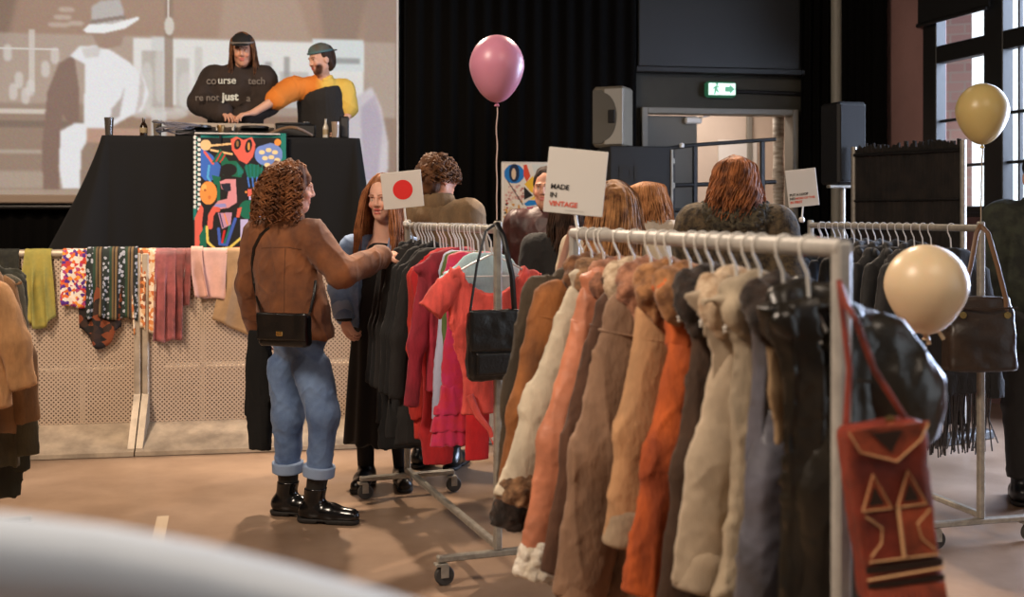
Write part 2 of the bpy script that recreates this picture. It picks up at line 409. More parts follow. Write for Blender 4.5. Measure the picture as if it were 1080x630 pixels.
MB().lathe([(.14, 0), (.14, .012), (.06, .02)], bx, 20).build('base', m_bmetal, birch, True, True)

# right wall with its window
RD = nrm(A(.25, -.97, 0)); RN = A(-RD[1], RD[0], 0)*1.0          # RD runs towards the camera, RN points outside
if RN[0] < 0: RN = -RN
RP = A(XD(985, 9.5), 9.5, 0)
def rt(px):
    k = (px-CX)/F; return (k*RP[1]-RP[0])/(RD[0]-k*RD[1])
def RW(px, py, off=0.0):
    p = RP+RD*rt(px); return A(p[0], p[1], CH-(py-HY)*p[1]/F)+RN*off
def RU(t, off, z): return RP+RD*t+RN*off+E3*z
AR = np.array([RD, RN, E3])
t0, t1 = rt(972), 4.1; zs = RW(985, 224)[2]; zt = 4.3; tb = float(np.dot(A(*B(893, 0, CB))-RP, RD))-.2
w = MB(); w.box(RU((tb+t0)/2, .12, 2.5), (t0-tb, .24, 5), AR); w.box(RU((t0+2.0)/2, .12, zs/2), (2.0-t0, .24, zs), AR); w.box(RU((2.0+t1)/2, .12, .05), (t1-2.0, .24, .1), AR); w.box(RU((t0+t1)/2, .12, (zt+5)/2), (t1-t0, .24, 5-zt), AR); w.box(RU((t1+8)/2, .12, 2.5), (8-t1, .24, 5), AR)  # low opening past the right edge added to let bluish light in
struct(w, 'wall_right', m_mauve)
wn = bpy.data.objects.new('window_1', None); COL.objects.link(wn); wn['kind'] = 'structure'; wn.location = RU(t0, 0, zs)
f = MB()
def vbar(pa, pb, dp=.1, off=.06):
    a, b = rt(pa), rt(pb); f.box(RU((a+b)/2, off, (zs+zt)/2), (b-a, dp, zt-zs), AR, .006)
def hbar(ya, yb, ta, tb_, dp=.09, off=.06):
    za, zb = RW(985, ya)[2], RW(985, yb)[2]; f.box(RU((ta+tb_)/2, off, (za+zb)/2), (tb_-ta, dp, abs(za-zb)), AR, .006)
vbar(972, 986); vbar(1036, 1056); hbar(49, 67, t0, t1); hbar(218, 226, t0, t1); vbar(1067, 1069, .04, .07)
for y in (128, 176): hbar(y-1.5, y+1.5, t0, t1, .04, .07)
for k in range(1, 4):
    a = rt(1046)+k*.9; f.box(RU(a, .06, (zs+zt)/2), (.16 if k % 2 == 0 else .03, .1, zt-zs), AR, .006)
f.box(RU((t0+t1)/2, .06, zt-.05), (t1-t0, .1, .1), AR)
for a in (2.04, 3.05, t1-.04): f.box(RU(a, .06, (zs+.1)/2), (.08, .1, zs-.1), AR, .006)
f.box(RU((2.0+t1)/2, .06, .14), (t1-2.0, .1, .08), AR)  # these lower bars frame the added, unseen glazed door
f.build('window_frame', m_wood, wn, world=True)

gl = bpy.data.materials.new('window_glass'); gl.use_nodes = True; nt = gl.node_tree; nt.nodes.clear()
o_ = nt.nodes.new('ShaderNodeOutputMaterial'); mx = nt.nodes.new('ShaderNodeMixShader'); tr = nt.nodes.new('ShaderNodeBsdfTransparent'); gs = nt.nodes.new('ShaderNodeBsdfGlossy'); gs.inputs['Roughness'].default_value = .03
mx.inputs[0].default_value = .06; nt.links.new(tr.outputs[0], mx.inputs[1]); nt.links.new(gs.outputs[0], mx.inputs[2]); nt.links.new(mx.outputs[0], o_.inputs[0])
MB().box(RU((t0+t1)/2, .075, (zs+zt)/2), (t1-t0-.02, .006, zt-zs-.02), AR).build('pane', gl, wn, world=True); MB().box(RU((2.0+t1)/2, .075, (zs+.1)/2), (t1-2.02, .006, zs-.12), AR).build('pane', gl, wn, world=True)  # second pane fills the added door opening
MB().box(RU((t0+2.0)/2, -.06, zs-.02), (2.0-t0+.1, .2, .04), AR, .01).build('window_sill', m_wood, wn, world=True)
# rolled blind over the top lights
zb = RW(985, 24)[2]; bl = empty('roller_blind', RU((t0+1.3)/2, -.08, zb), 'black roller blind pulled halfway over the tall window', 'blind')
MB().box(RU((t0+.78)/2, -.04, (zb+4.2)/2), (.74-t0, .02, 4.2-zb), AR).build('fabric', m_black, bl, world=True)
MB().tube([RU(t0, -.04, zb), RU(.74, -.04, zb)], .018, 10).build('bottom_bar', m_bmetal, bl, True, True)
# outside
m_brick = bpy.data.materials.new('pink_brick'); m_brick.use_nodes = True; nt = m_brick.node_tree; b = nt.nodes['Principled BSDF']; b.inputs['Roughness'].default_value = .9
bt = nt.nodes.new('ShaderNodeTexBrick'); bt.inputs['Color1'].default_value = L4((222, 184, 178)); bt.inputs['Color2'].default_value = L4((206, 164, 160)); bt.inputs['Mortar'].default_value = L4((214, 196, 190)); bt.inputs['Scale'].default_value = 1.0
bt.inputs['Brick Width'].default_value = .34; bt.inputs['Row Height'].default_value = .12; bt.inputs['Mortar Size'].default_value = .012
tc = nt.nodes.new('ShaderNodeTexCoord'); nt.links.new(tc.outputs['Object'], bt.inputs['Vector']); nt.links.new(bt.outputs['Color'], b.inputs['Base Color'])
def brickwall(c, sx, sz, rz, name):
    o = link(name, raw(name, [[-sx, -sz, 0], [sx, -sz, 0], [sx, sz, 0], [-sx, sz, 0], [-sx, -sz, -.2], [sx, -sz, -.2], [sx, sz, -.2], [-sx, sz, -.2]], [[0, 1, 2, 3], [4, 7, 6, 5], [0, 4, 5, 1], [2, 6, 7, 3]], False), m_brick); o.location = c; o.rotation_euler = (math.pi/2, 0, rz); o['kind'] = 'structure'; return o
k = (1022-CX)/F; pe = A(k*14.2, 14.2, 1.5)
brickwall(pe+A(-.5, .25, 1.5), .58, 5, -.45, 'exterior_wall')
struct(MB().box((12, 12, -.3), (14, 16, .1)), 'exterior_ground', mat('grey_asphalt', (150, 150, 152), rough=.9))
wd = bpy.data.worlds.new('sky'); SC.world = wd; wd.use_nodes = True; wb = wd.node_tree.nodes['Background']; wb.inputs['Color'].default_value = L4((214, 224, 232)); wb.inputs['Strength'].default_value = 2.2
# steel column and mauve corner
cx = RW(882, 0); pc = B(882, 0, CB-.2); struct(MB().lathe([(.05, 0), (.05, 5)], (pc[0], pc[1], 0), 20), 'column_1', mat('grey_pipe', (150, 146, 134), rough=.5), True)

# ------------------------------------------------------------------ black stage curtains
def curtain(pa, pb, c, z0, z1, amp, folds, name, label, group=None, seed=0, top=None):
    a, b = uof(B(pa, 0, c)), uof(B(pb, 0, c)); nu = int(folds*10)+1; U = np.linspace(a, b, nu); Zs = np.linspace(z0, z1, 14)
    G = np.stack(np.meshgrid(U, Zs, indexing='ij'), -1); ph = (G[..., 0]-a)/(b-a)*folds*2*math.pi
    P3 = np.stack([G[..., 0], G[..., 1], np.zeros_like(G[..., 0])+seed], -1)
    off = amp*np.sin(ph+.9*vnoise(P3, (1.2, .5, 1), seed))*(1+.3*vnoise(P3, (2, .3, 1), seed+3))
    V = E1*G[..., :1]+E2*(c+off)[..., None]+E3*G[..., 1:]; i = np.arange(nu*14).reshape(nu, 14)
    Q = np.stack([i[:-1, :-1].ravel(), i[1:, :-1].ravel(), i[1:, 1:].ravel(), i[:-1, 1:].ravel()], 1)
    o = link(name, raw(name, V, Q), m_curt); md = o.modifiers.new('cloth', 'SOLIDIFY'); md.thickness = .012
    return tag(o, label, 'curtain', group)
curtain(-40, 424, CB-.09, .03, 4.9, .02, 26, 'stage_curtain', 'long black curtain hanging behind the lit projection screen', seed=1)
curtain(427, 671, CB-.13, .03, 4.9, .028, 14, 'stage_curtain', 'tall black curtain hanging behind the pink balloon', seed=2)
curtain(846, 874, CB-.13, .03, 4.9, .03, 3, 'stage_curtain', 'narrow black curtain between the doorway and grey pipe', seed=3)
def wcurtain(pa, pb, name, label, seed):
    a, b = rt(pa), rt(pb); nu = 61; T = np.linspace(a, b, nu); Zs = np.linspace(.03, 4.9, 12)
    G = np.stack(np.meshgrid(T, Zs, indexing='ij'), -1); off = -.12+.04*np.sin((G[..., 0]-a)/(b-a)*34+.4*np.sin(G[..., 1]+seed))
    V = RP+RD*G[..., :1]+RN*off[..., None]+E3*G[..., 1:]; i = np.arange(nu*12).reshape(nu, 12)
    Q = np.stack([i[:-1, :-1].ravel(), i[:-1, 1:].ravel(), i[1:, 1:].ravel(), i[1:, :-1].ravel()], 1)
    o = link(name, raw(name, V, Q), m_curt); md = o.modifiers.new('cloth', 'SOLIDIFY'); md.thickness = .012
    tag(o, label, 'curtain')
wcurtain(899, 946, 'window_curtain', 'black curtain gathered beside the mauve wall strip', 5)

# ------------------------------------------------------------------ projection screen with its picture
CS = 9.93
bgc = (148, 120, 103)
cv = Canvas(-40, -45, 418, 206, 1.0, bgc)
g = np.clip((cv.Y+40)/250, 0, 1)[..., None]; cv.a = A(158, 130, 113)*(1-g)+A(138, 112, 94)*g
cv.rect(385, -45, 418, 206, (140, 120, 108), 6, .7)
cv.poly([(330, -45), (395, -45), (372, 60), (345, 60)], (122, 104, 92), 10, .6); cv.poly([(-40, -45), (30, -45), (-10, 120), (-40, 120)], (112, 92, 78), 14, .6)
cv.poly([(240, -45), (300, -45), (330, 42), (230, 42)], (168, 146, 130), 12, .6)
cv.rect(-40, 40, 418, 122, (172, 156, 144), 3, .75)
cv.rect(141, 42, 384, 112, (214, 212, 208), 2); cv.rect(330, 38, 384, 72, (200, 206, 206), 2); cv.rect(160, 40, 176, 150, (196, 196, 194), 2, .8)
for x0, x1, y0, y1, c in ((150, 172, 55, 120, (168, 160, 152)), (186, 200, 62, 118, (178, 172, 166)), (206, 214, 50, 110, (190, 186, 180)), (280, 287, 64, 104, (150, 146, 142)), (296, 326, 74, 112, (176, 172, 168)), (300, 306, 58, 80, (140, 138, 136)), (346, 380, 58, 64, (130, 132, 132))): cv.rect(x0, y0, x1, y1, c, 2, .8)
cv.rect(-40, 112, 100, 206, (140, 120, 106), 3, .8); cv.rect(-40, 118, 60, 123, (196, 184, 172), 1); cv.rect(-40, 130, 90, 137, (110, 94, 84), 2, .8); cv.rect(-40, 160, 70, 164, (178, 166, 154), 2, .7); cv.rect(-40, 182, 75, 200, (172, 156, 142), 4, .7)
for x in (31, 33, 35): cv.rect(x, 36, x+2, 100, (208, 202, 194), 1, .8)
for i in range(7): cv.rect(-30, 55, 62, 56.5, (200, 192, 184), 0, .5)
for x, y in ((20, 88), (27, 104), (32, 96), (14, 100), (48, 76), (8, 60), (58, 62)): cv.oval(x, y, 5, 9, (206, 200, 194), 2, .7)
for x, y, r in ((66, 22, 10), (62, 30, 12), (80, 28, 9), (70, 14, 9)): cv.oval(x, y, r, 3, (196, 182, 170), 2, .6)
cv.rect(174, -45, 183, 118, (132, 112, 98), 1, .8); cv.oval(178.5, 28, 5, 10, (206, 200, 190), 1, .9); cv.rect(177, -45, 179, 20, (196, 186, 176), 0)
for x, y, rx, ry in ((155, 92, 7, 26), (168, 80, 5, 30), (150, 118, 14, 8), (176, 120, 22, 7), (196, 96, 8, 20)): cv.oval(x, y, rx, ry, (206, 202, 198), 3, .6)
# the projected man in a white waistcoat and pale hat, seen from the back
cv.poly([(62, 70), (78, 60), (84, 100), (84, 130), (74, 134), (66, 122), (64, 150), (62, 205), (46, 205), (44, 160), (50, 100)], (122, 98, 88), 2)
cv.poly([(84, 52), (108, 50), (112, 52), (122, 58), (138, 68), (152, 84), (157, 100), (150, 118), (140, 122), (126, 130), (92, 150), (86, 160), (84, 200), (66, 200), (62, 176), (64, 140), (78, 132), (88, 132), (90, 70), (74, 62)], (220, 220, 222), 2)
cv.poly([(118, 116), (128, 104), (132, 92), (126, 124), (116, 130)], (150, 134, 126), 2, .7); cv.poly([(148, 78), (153, 92), (150, 112), (142, 124), (146, 104)], (176, 160, 152), 2, .6)
cv.poly([(86, 54), (108, 50), (104, 62), (90, 64)], (190, 182, 178), 2, .7)
cv.poly([(96, 36), (132, 34), (128, 50), (112, 54), (104, 52)], (150, 124, 110), 2)
cv.poly([(96, 32), (97, 10), (106, 4), (126, 1), (131, 14), (130, 26)], (176, 170, 166), 2); cv.poly([(88, 35), (94, 29), (120, 27), (146, 19), (147, 22), (132, 32), (108, 38), (92, 38)], (226, 226, 226), 1); cv.line([(97, 26), (131, 20)], 4, (130, 116, 108), 1)
cv.rect(92, 137, 152, 152, (176, 140, 122), 2)
# another figure at the edge
cv.poly([(366, 200), (366, 120), (374, 100), (392, 88), (402, 110), (410, 150), (408, 205)], (196, 188, 192), 3); cv.poly([(380, 112), (396, 96), (404, 130), (398, 190), (384, 190)], (176, 164, 176), 3)
cv.rect(-40, 201, 418, 207, (166, 146, 130), 1, .8); cv.rect(-40, -45, -2, 206, (150, 124, 108), 6, .5)
cv.a = np.clip(cv.a+4*rng.standard_normal(cv.a.shape), 0, 255)
m_scr = bpy.data.materials.new('projected_picture'); m_scr.use_nodes = True; nt = m_scr.node_tree; b = nt.nodes['Principled BSDF']; b.inputs['Base Color'].default_value = L4((60, 56, 52)); b.inputs['Roughness'].default_value = .9
a_ = nt.nodes.new('ShaderNodeAttribute'); a_.attribute_name = 'Col'; nt.links.new(a_.outputs['Color'], b.inputs['Emission Color']); b.inputs['Emission Strength'].default_value = 1.0
sc_ = empty('projection_screen', B(190, 218, CS), 'huge lit projection screen showing a man in pale hat and waistcoat', 'projection screen')
def scr(X, Y):
    D = CS/(E2[1]+E2[0]*(X-CX)/F); return np.stack([(X-CX)*D/F, D, CH-(Y-HY)*D/F], -1)
# mesh is planar: rows are levelled on the screen's own height scale
def scr2(X, Y):
    D = CS/(E2[1]+E2[0]*(X-CX)/F); D0 = Dat(200, CS); return np.stack([(X-CX)*D/F, D, CH-(Y-HY)*D0/F], -1)
link('picture', cv.mesh('picture', scr2), m_scr, sc_, True)
u0, u1 = uof(B(-40, 0, CS)), uof(B(418, 0, CS)); zb_ = CH+(HY-206)*Dat(200, CS)/F; ztp = CH+(HY+45)*Dat(200, CS)/F
MB().box(UP((u0+u1)/2, CS+.03, (zb_+ztp)/2), (u1-u0+.04, .04, ztp-zb_+.04), AX).build('backing', m_white, sc_, world=True)
MB().box(UP((u0+u1)/2, CS, zb_-.035), (u1-u0+.04, .05, .07), AX, .01).build('lower_border', mat('screen_border', (150, 132, 116), rough=.8), sc_, world=True)
MB().tube([UP(u0, CS, zb_-.1), UP(u1, CS, zb_-.1)], .022, 10).build('weight_bar', m_bmetal, sc_, True, True)

# ------------------------------------------------------------------ things on the back wall
zT2 = B(757, 74, CB)[2]; o = empty('wall_panel', UP(uof(B(757, 74, CB-.05)), CB-.05, zT2), 'large dark blue-grey board mounted above the exit sign', 'wall panel')
ua, ub = uof(B(672, 0, CB-.06)), uof(B(843, 0, CB-.06))
MB().box(UP((ua+ub)/2, CB-.06, (zT2+4.4)/2), (ub-ua, .08, 4.4-zT2), AX, .01).build('board', mat('slate_board', (32, 33, 33), rough=.45), o, world=True)
MB().box(UP((ua+ub)/2, CB-.075, zT2-.02), (ub-ua+.06, .11, .06), AX, .01).build('lower_edge', m_bmetal, o, world=True)
pe = B(760, 94.5, CB-.06); ex = empty('exit_sign', pe, 'lit green and white exit sign on the wall above the doorway', 'exit sign')
wE = .29; hE = .145
MB().box(UP(uof(pe), CB-.05, pe[2]), (wE, .09, hE), AX, .02).build('housing', mat('exit_green', (36, 92, 66), rough=.4, emit=(60, 140, 100), es=.25), ex, world=True)
m_glow = mat('exit_glow', (230, 250, 240), emit=(216, 244, 230), es=1.0); m_gg = mat('exit_symbol', (90, 160, 128), emit=(96, 170, 136), es=.7)
MB().box(UP(uof(pe), CB-.097, pe[2]), (wE-.03, .006, hE-.035), AX, .002).build('lit_face', m_glow, ex, world=True)
s = MB(); u_ = uof(pe); c_ = CB-.101
s.prism([(-.03, -.022), (.015, -.022), (.015, -.045), (.06, 0), (.015, .045), (.015, .022), (-.03, .022)], -.002, .002, AX, UP(u_+.06, c_, pe[2])); s.build('arrow', m_gg, ex, world=True)
s = MB(); s.prism([(-.02, -.05), (-.008, -.05), (.002, -.015), (.016, -.03), (.03, -.03), (.012, .0), (.01, .02), (.026, .01), (.03, .02), (.008, .034), (-.016, .022), (-.03, .002), (-.022, -.004), (-.01, .012), (-.012, -.01)], -.002, .002, AX, UP(u_-.06, c_, pe[2]))
s.lathe([(.0001, -.002), (.011, -.002), (.011, .002), (.0001, .002)], UP(u_-.05, c_, pe[2]+.045), 12, np.array([E1, E3, -E2])); s.build('running_figure', m_gg, ex, world=True)
tag(MB().tube([UP(u_+wE/2, CB-.03, pe[2]-.01), UP(uof(B(846, 97, CB-.03)), CB-.03, pe[2]-.02)], .018, 8).build('cable_conduit', m_bmetal, None, True), 'black cable conduit running sideways from the exit sign', 'conduit')

# ------------------------------------------------------------------ stage deck, table, barrier
ud0, ud1 = uof(B(-60, 0, 8.2)), uof(B(470, 0, 8.2)); DK = 1.13
st = MB().box(UP((ud0+ud1)/2, (8.2+9.7)/2, DK/2), (ud1-ud0, 1.5, DK), AX); struct(st, 'trim_stage', mat('stage_skirt', (112, 92, 76), rough=.9))
def cloth_prism(): pass
# ------------------------------------------------------------------ the DJ table under its cloth
CT = 8.72; ZT = CH+(HY-143.5)*Dat(240, CT)/F
ta, tb2 = uof(B(106, 0, CT)), uof(B(380, 0, CT)); tdep = .52
dj = empty('dj_table', UP((ta+tb2)/2, CT+.35, DK), 'long black draped table on the stage carrying the music decks', 'table')
MB().box(UP((ta+tb2)/2, CT+tdep/2, ZT-.03), (tb2-ta-.08, tdep-.08, .04), AX, .01).build('tabletop', m_wood, dj, world=True)
def perim(n=220):
    P = [(ta, CT), (tb2, CT), (tb2, CT+tdep), (ta, CT+tdep)]; out = []; r = .05; L = [tb2-ta, tdep, tb2-ta, tdep]
    for i in range(4):
        a = np.array(P[i]); b = np.array(P[(i+1) % 4]); d = (b-a)/np.linalg.norm(b-a); nm = np.array([d[1], -d[0]]); k = max(6, int(n*L[i]/sum(L)))
        for t in np.linspace(r, L[i]-r, k): out.append((a+d*t, nm, 0, i))
        d2 = (np.array(P[(i+2) % 4])-b); d2 = d2/np.linalg.norm(d2); n2 = np.array([d2[1], -d2[0]]); cc = b-d*r+d2*r
        for t in np.linspace(.15, .85, 6):
            an = nrm(nm*math.cos(t*math.pi/2)+n2*math.sin(t*math.pi/2)); out.append((cc+an*r, an, 1, i))
    return out
pr = perim(); V = []; nl = 16
for j in range(nl+2):
    t = max(0, j-1)/nl
    for i, (p, nm, corner, side) in enumerate(pr):
        fl = .04*t+.012*t*math.sin(i*.42+2*math.sin(i*.11))+(.10*t if corner else 0)
        if side == 3 or (corner and side in (2, 3)): fl += .26*t**1.3
        q = p+nm*fl if j > 0 else p-nm*.06
        V.append(UP(q[0], q[1], (ZT if j == 0 else ZT-.004)-t*(ZT-DK-.012)))
n = len(pr); Fs = [[j*n+i, (j+1)*n+i, (j+1)*n+(i+1) % n, j*n+(i+1) % n] for j in range(nl+1) for i in range(n)]+[list(range(n))]
link('cloth', raw('cloth', V, Fs), m_black, dj, True)

# painted banner over its front edge
cv = Canvas(58, 66, 470, 600, 2.0, (22, 18, 18)); P_ = cv.poly; O_ = cv.oval; Ln = cv.line
TE, BL, CO, GR, OR, CRM, LI = (18, 120, 108), (58, 104, 186), (226, 98, 78), (6, 104, 74), (240, 150, 66), (238, 196, 136), (196, 186, 222)
cv.rect(92, 66, 470, 86, TE); cv.rect(445, 66, 470, 210, TE)
for y in range(84, 400, 22): O_(66, y, 8, 9, (226, 224, 214)); O_(84, y+10, 7, 8, (226, 224, 214)); O_(74, y+2, 5, 6, TE)
cv.rect(58, 400, 74, 450, TE); P_([(66, 440), (92, 380), (104, 400), (96, 470), (104, 510), (84, 560), (100, 600), (66, 600)], CO); P_([(84, 520), (112, 470), (118, 600), (92, 600)], GR)
P_([(92, 130), (140, 160), (180, 210), (170, 270), (110, 275), (92, 255)], BL); O_(113, 118, 24, 24, CRM); Ln([(140, 120), (230, 112)], 9, CRM); Ln([(138, 140), (228, 158)], 9, CRM); Ln([(108, 148), (146, 200)], 11, CO)
P_([(140, 195), (178, 134), (216, 190)], GR); Ln([(160, 190), (182, 150)], 5, (214, 40, 40)); Ln([(178, 194), (200, 160)], 5, (214, 40, 40)); Ln([(128, 210), (122, 260), (134, 280)], 10, (84, 170, 214))
P_([(224, 92), (250, 80), (280, 96), (318, 82), (336, 118), (322, 170), (296, 202), (262, 186), (230, 140)], CO); O_(254, 114, 15, 24, (24, 20, 18), rot=.2); O_(303, 122, 15, 30, (24, 20, 18), rot=.2); O_(254, 112, 6, 13, (150, 110, 60)); O_(304, 124, 6, 18, (214, 150, 70))
O_(392, 160, 62, 52, (112, 142, 210))
for x, y in ((362, 150), (392, 140), (420, 150), (376, 176), (404, 172), (430, 184), (386, 206)): O_(x, y, 13, 10, (240, 216, 160))
P_([(340, 96), (400, 86), (440, 96), (330, 130)], (20, 20, 22)); O_(432, 106, 15, 15, OR)
P_([(180, 186), (250, 190), (282, 230), (270, 262), (190, 250)], GR); P_([(250, 196), (282, 240), (256, 256)], TE); O_(215, 228, 36, 28, (16, 14, 14))
P_([(284, 214), (312, 200), (340, 206), (370, 226), (340, 262), (300, 264)], GR)
for i in range(5): Ln([(292+i*18, 206), (300+i*14, 262)], 5, TE)
for i in range(3): Ln([(300+i*20, 262), (306+i*18, 302)], 7, (70, 120, 200))
O_(125, 330, 38, 52, OR); O_(106, 306, 12, 15, (246, 180, 90)); O_(110, 318, 6, 6, (180, 90, 40)); O_(130, 350, 7, 9, (220, 120, 50)); cv.rect(164, 280, 178, 372, GR); P_([(140, 250), (180, 260), (172, 300), (150, 290)], GR)
P_([(176, 280), (200, 270), (246, 268), (252, 372), (214, 396), (160, 404), (146, 392), (168, 366), (208, 356), (214, 322), (184, 312)], (222, 150, 158)); P_([(180, 290), (222, 286), (226, 320), (206, 326), (186, 310)], (30, 30, 50)); P_([(156, 380), (200, 376), (206, 392), (150, 398)], (150, 150, 210))
Ln([(132, 480), (136, 430), (152, 402), (166, 404)], 24, CO); P_([(256, 280), (286, 270), (290, 380), (260, 392)], (24, 18, 16)); cv.rect(300, 314, 360, 346, CO); O_(292, 326, 5, 5, OR); cv.rect(305, 346, 345, 362, LI)
O_(302, 404, 42, 42, GR); O_(336, 434, 28, 28, (158, 170, 216)); P_([(254, 400), (274, 392), (262, 440), (248, 440)], CO)
Ln([(118, 480), (122, 548), (160, 582), (220, 572), (286, 516)], 11, (232, 206, 92)); Ln([(170, 490), (176, 556), (206, 560), (226, 500), (244, 446)], 13, (64, 98, 190)); Ln([(186, 548), (196, 500)], 9, (204, 40, 36)); Ln([(196, 552), (214, 500), (222, 460)], 8, TE)
P_([(168, 420), (230, 416), (224, 470), (186, 490)], (200, 150, 180)); Ln([(176, 424), (190, 480)], 6, (60, 60, 110)); Ln([(196, 424), (210, 470)], 6, OR); cv.rect(268, 448, 302, 536, LI); P_([(302, 462), (340, 462), (302, 540)], CRM); P_([(240, 572), (300, 566), (310, 600), (236, 600)], CO); P_([(330, 470), (470, 380), (470, 600), (320, 600)], (40, 70, 130)); O_(400, 470, 40, 60, CO); O_(420, 560, 30, 30, OR); P_([(360, 240), (470, 210), (470, 380), (380, 400)], GR); O_(420, 300, 30, 36, CRM)
m_paint = mat('painted_cloth', (200, 200, 200), rough=.8, attr=True)
def ban(X, Y):
    px = 190+X/4.2; py = 125+Y/4.2; D = (CT-.055-.012*np.sin(X*.03)-(py-143)*.0006)/(E2[1]+E2[0]*(px-CX)/F)
    return np.stack([(px-CX)*D/F, D, CH-(py-HY)*D/F], -1)
bn = empty('painted_banner', B(250, 268, CT-.06), 'colourful abstract painted banner hung on the black stage table', 'banner')
o = link('painted_cloth', cv.mesh('painted_cloth', ban), m_paint, bn, True); md = o.modifiers.new('cloth', 'SOLIDIFY'); md.thickness = .006; md.offset = -1
MB().box(B(251, 141.5, CT-.03), (.62, .1, .012), AX, .004).build('white_strip', m_white, bn, world=True)

# ------------------------------------------------------------------ decks, cables, bottles on the table
def onT(px, dc, z=0): p = B(px, 140, CT+dc); return UP(uof(p), CT+dc, ZT+.003+z)
mixer = empty('dj_controller', onT(235, .3), 'wide black music controller standing open on the stage table', 'controller')
ca, cb_ = uof(B(186, 0, CT+.2)), uof(B(288, 0, CT+.2)); ct = CT+.12
MB().prism([(0, 0), (.34, 0), (.34, .10), (.0, .035)], 0, cb_-ca, np.array([E2, E1, E3]), UP(ca, ct, ZT+.003)).build('body', m_bmetal, mixer, world=True)
MB().prism([(0.32, .10), (.36, .10), (.36, .13), (.32, .13)], 0, cb_-ca, np.array([E2, E1, E3]), UP(ca, ct, ZT)).build('rear_edge', mat('pale_trim', (170, 156, 140), rough=.5), mixer, world=True)
for k, fx in enumerate((.2, .8)):
    MB().lathe([(.001, 0), (.11, 0), (.11, .015), (.10, .02), (.001, .02)], UP(ca+(cb_-ca)*fx, ct+.17, ZT+.078), 24).build('jog_wheel', mat('jog_grey', (70, 68, 66), rough=.3, metal=.6), mixer, True, True)
for i in range(8):
    MB().lathe([(.001, 0), (.012, 0), (.01, .022), (.001, .022)], UP(ca+(cb_-ca)*.5+(-.06 if i % 2 else .06), ct+.06+.07*(i//2), ZT+.054+.014*(i//2)), 10).build('knob', m_alu, mixer, True, True)
dk = empty('turntable', onT(318, .3), 'black record deck on the stage table in front of the yellow shirt', 'turntable')
da, db = uof(B(291, 0, CT+.2)), uof(B(333, 0, CT+.2))
MB().box(UP((da+db)/2, CT+.3, ZT+.055), (db-da, .36, .10), AX, .012).build('plinth', m_bmetal, dk, world=True)
MB().lathe([(.001, 0), (.14, 0), (.14, .015), (.001, .018)], UP((da+db)/2-.02, CT+.3, ZT+.106), 28).build('platter', m_ink, dk, True, True)
MB().tube([UP(db-.05, CT+.42, ZT+.13), UP(db-.05, CT+.25, ZT+.13), UP(db-.09, CT+.2, ZT+.125)], .006, 8).build('tonearm', m_alu, dk, True, True)
def bottle(px, dc, h, r, name, label, col, glass=False, group=None):
    p = onT(px, dc); e = empty(name, p, label, 'bottle' if 'bottle' in name else 'glass', group)
    m1 = mat(name+str(col), col, rough=.12, spec=.7, trans=.5 if glass else 0)
    if 'bottle' in name:
        MB().lathe([(.001, 0), (r, 0), (r, h*.5), (r*.85, h*.6), (r*.38, h*.75), (r*.36, h*.95), (.001, h*.95)], p, 16).build('body', m1, e, True, True)
        MB().lathe([(.001, h*.93), (r*.42, h*.93), (r*.42, h), (.001, h)], p, 12).build('cap', m_alu, e, True, True)
        MB().lathe([(r*1.01, h*.15), (r*1.02, h*.16), (r*1.02, h*.42), (r*1.01, h*.43)], p, 16).build('paper_label', mat('bottle_paper', (150, 132, 100), rough=.7), e, True, True)
    else:
        MB().lathe([(.001, 0), (r*.8, 0), (r, h), (r*.93, h), (r*.74, h*.06), (.001, h*.06)], p, 16).build('tumbler', m1, e, True, True)
        MB().lathe([(.001, h*.07), (r*.73, h*.07), (r*.84, h*.55), (.001, h*.55)], p, 16).build('drink', mat('drink'+str(px), (70, 44, 26), rough=.1), e, True, True)
bottle(115, .1, .13, .034, 'drinking_glass', 'short dark glass standing at the bare end of stage table', (96, 88, 78), True)
bottle(151.5, .12, .135, .028, 'beer_bottle', 'small brown bottle between two glasses on the stage table', (38, 24, 14))
bottle(166, .1, .115, .034, 'drinking_glass', 'short glass beside the brown bottle and tangled cables', (150, 140, 126), True)
bottle(343.5, .1, .145, .022, 'water_bottle', 'slim pale bottle beside the black record deck', (196, 190, 178))
bottle(354, .08, .12, .034, 'drinking_glass', 'tall pale glass next to the slim pale bottle', (190, 170, 150), True)
lp = empty('black_box', onT(363, .25), 'small upright black box at the far end of stage table', 'box'); MB().box(onT(363, .25, .085), (.07, .2, .17), AX, .008).build('case', m_bmetal, lp, world=True); MB().box(onT(363, .147, .085), (.05, .004, .14), AX, .001).build('front_grille', mat('grille_grey', (44, 42, 40), rough=.6), lp, world=True)
def coil(px, dc, n, r, seed, label, m, name='cable_bundle'):
    q = np.random.default_rng(seed); p = onT(px, dc); T = np.linspace(0, n*2*math.pi, n*22); ph = q.random(3)*6
    pts = [p+E1*(r*(1+.35*math.sin(t*.37+ph[0]))*math.cos(t))+E2*(r*.6*math.sin(t+.5*math.sin(t*.3)))+E3*(.012+.045*abs(math.sin(t*.41+ph[1]))+.0004*i) for i, t in enumerate(T)]
    tag(MB().tube(pts, .006, 6).build(name, m, None, True), label, 'cable')
coil(186, .03, 5, .13, 1, 'tangle of pale and dark cables in front of the controller', mat('cable_grey', (110, 108, 116), rough=.5))
tag(MB().tube([onT(x, .02+.05*math.sin(i*.8), .012+.055*math.sin(i/9*math.pi)) for i, x in enumerate(np.linspace(282, 329, 10))], .012, 8).build('fat_cable', mat('cable_tan', (120, 96, 74), rough=.5), None, True), 'thick tan cable arching along the stage table in front of the record deck', 'cable')
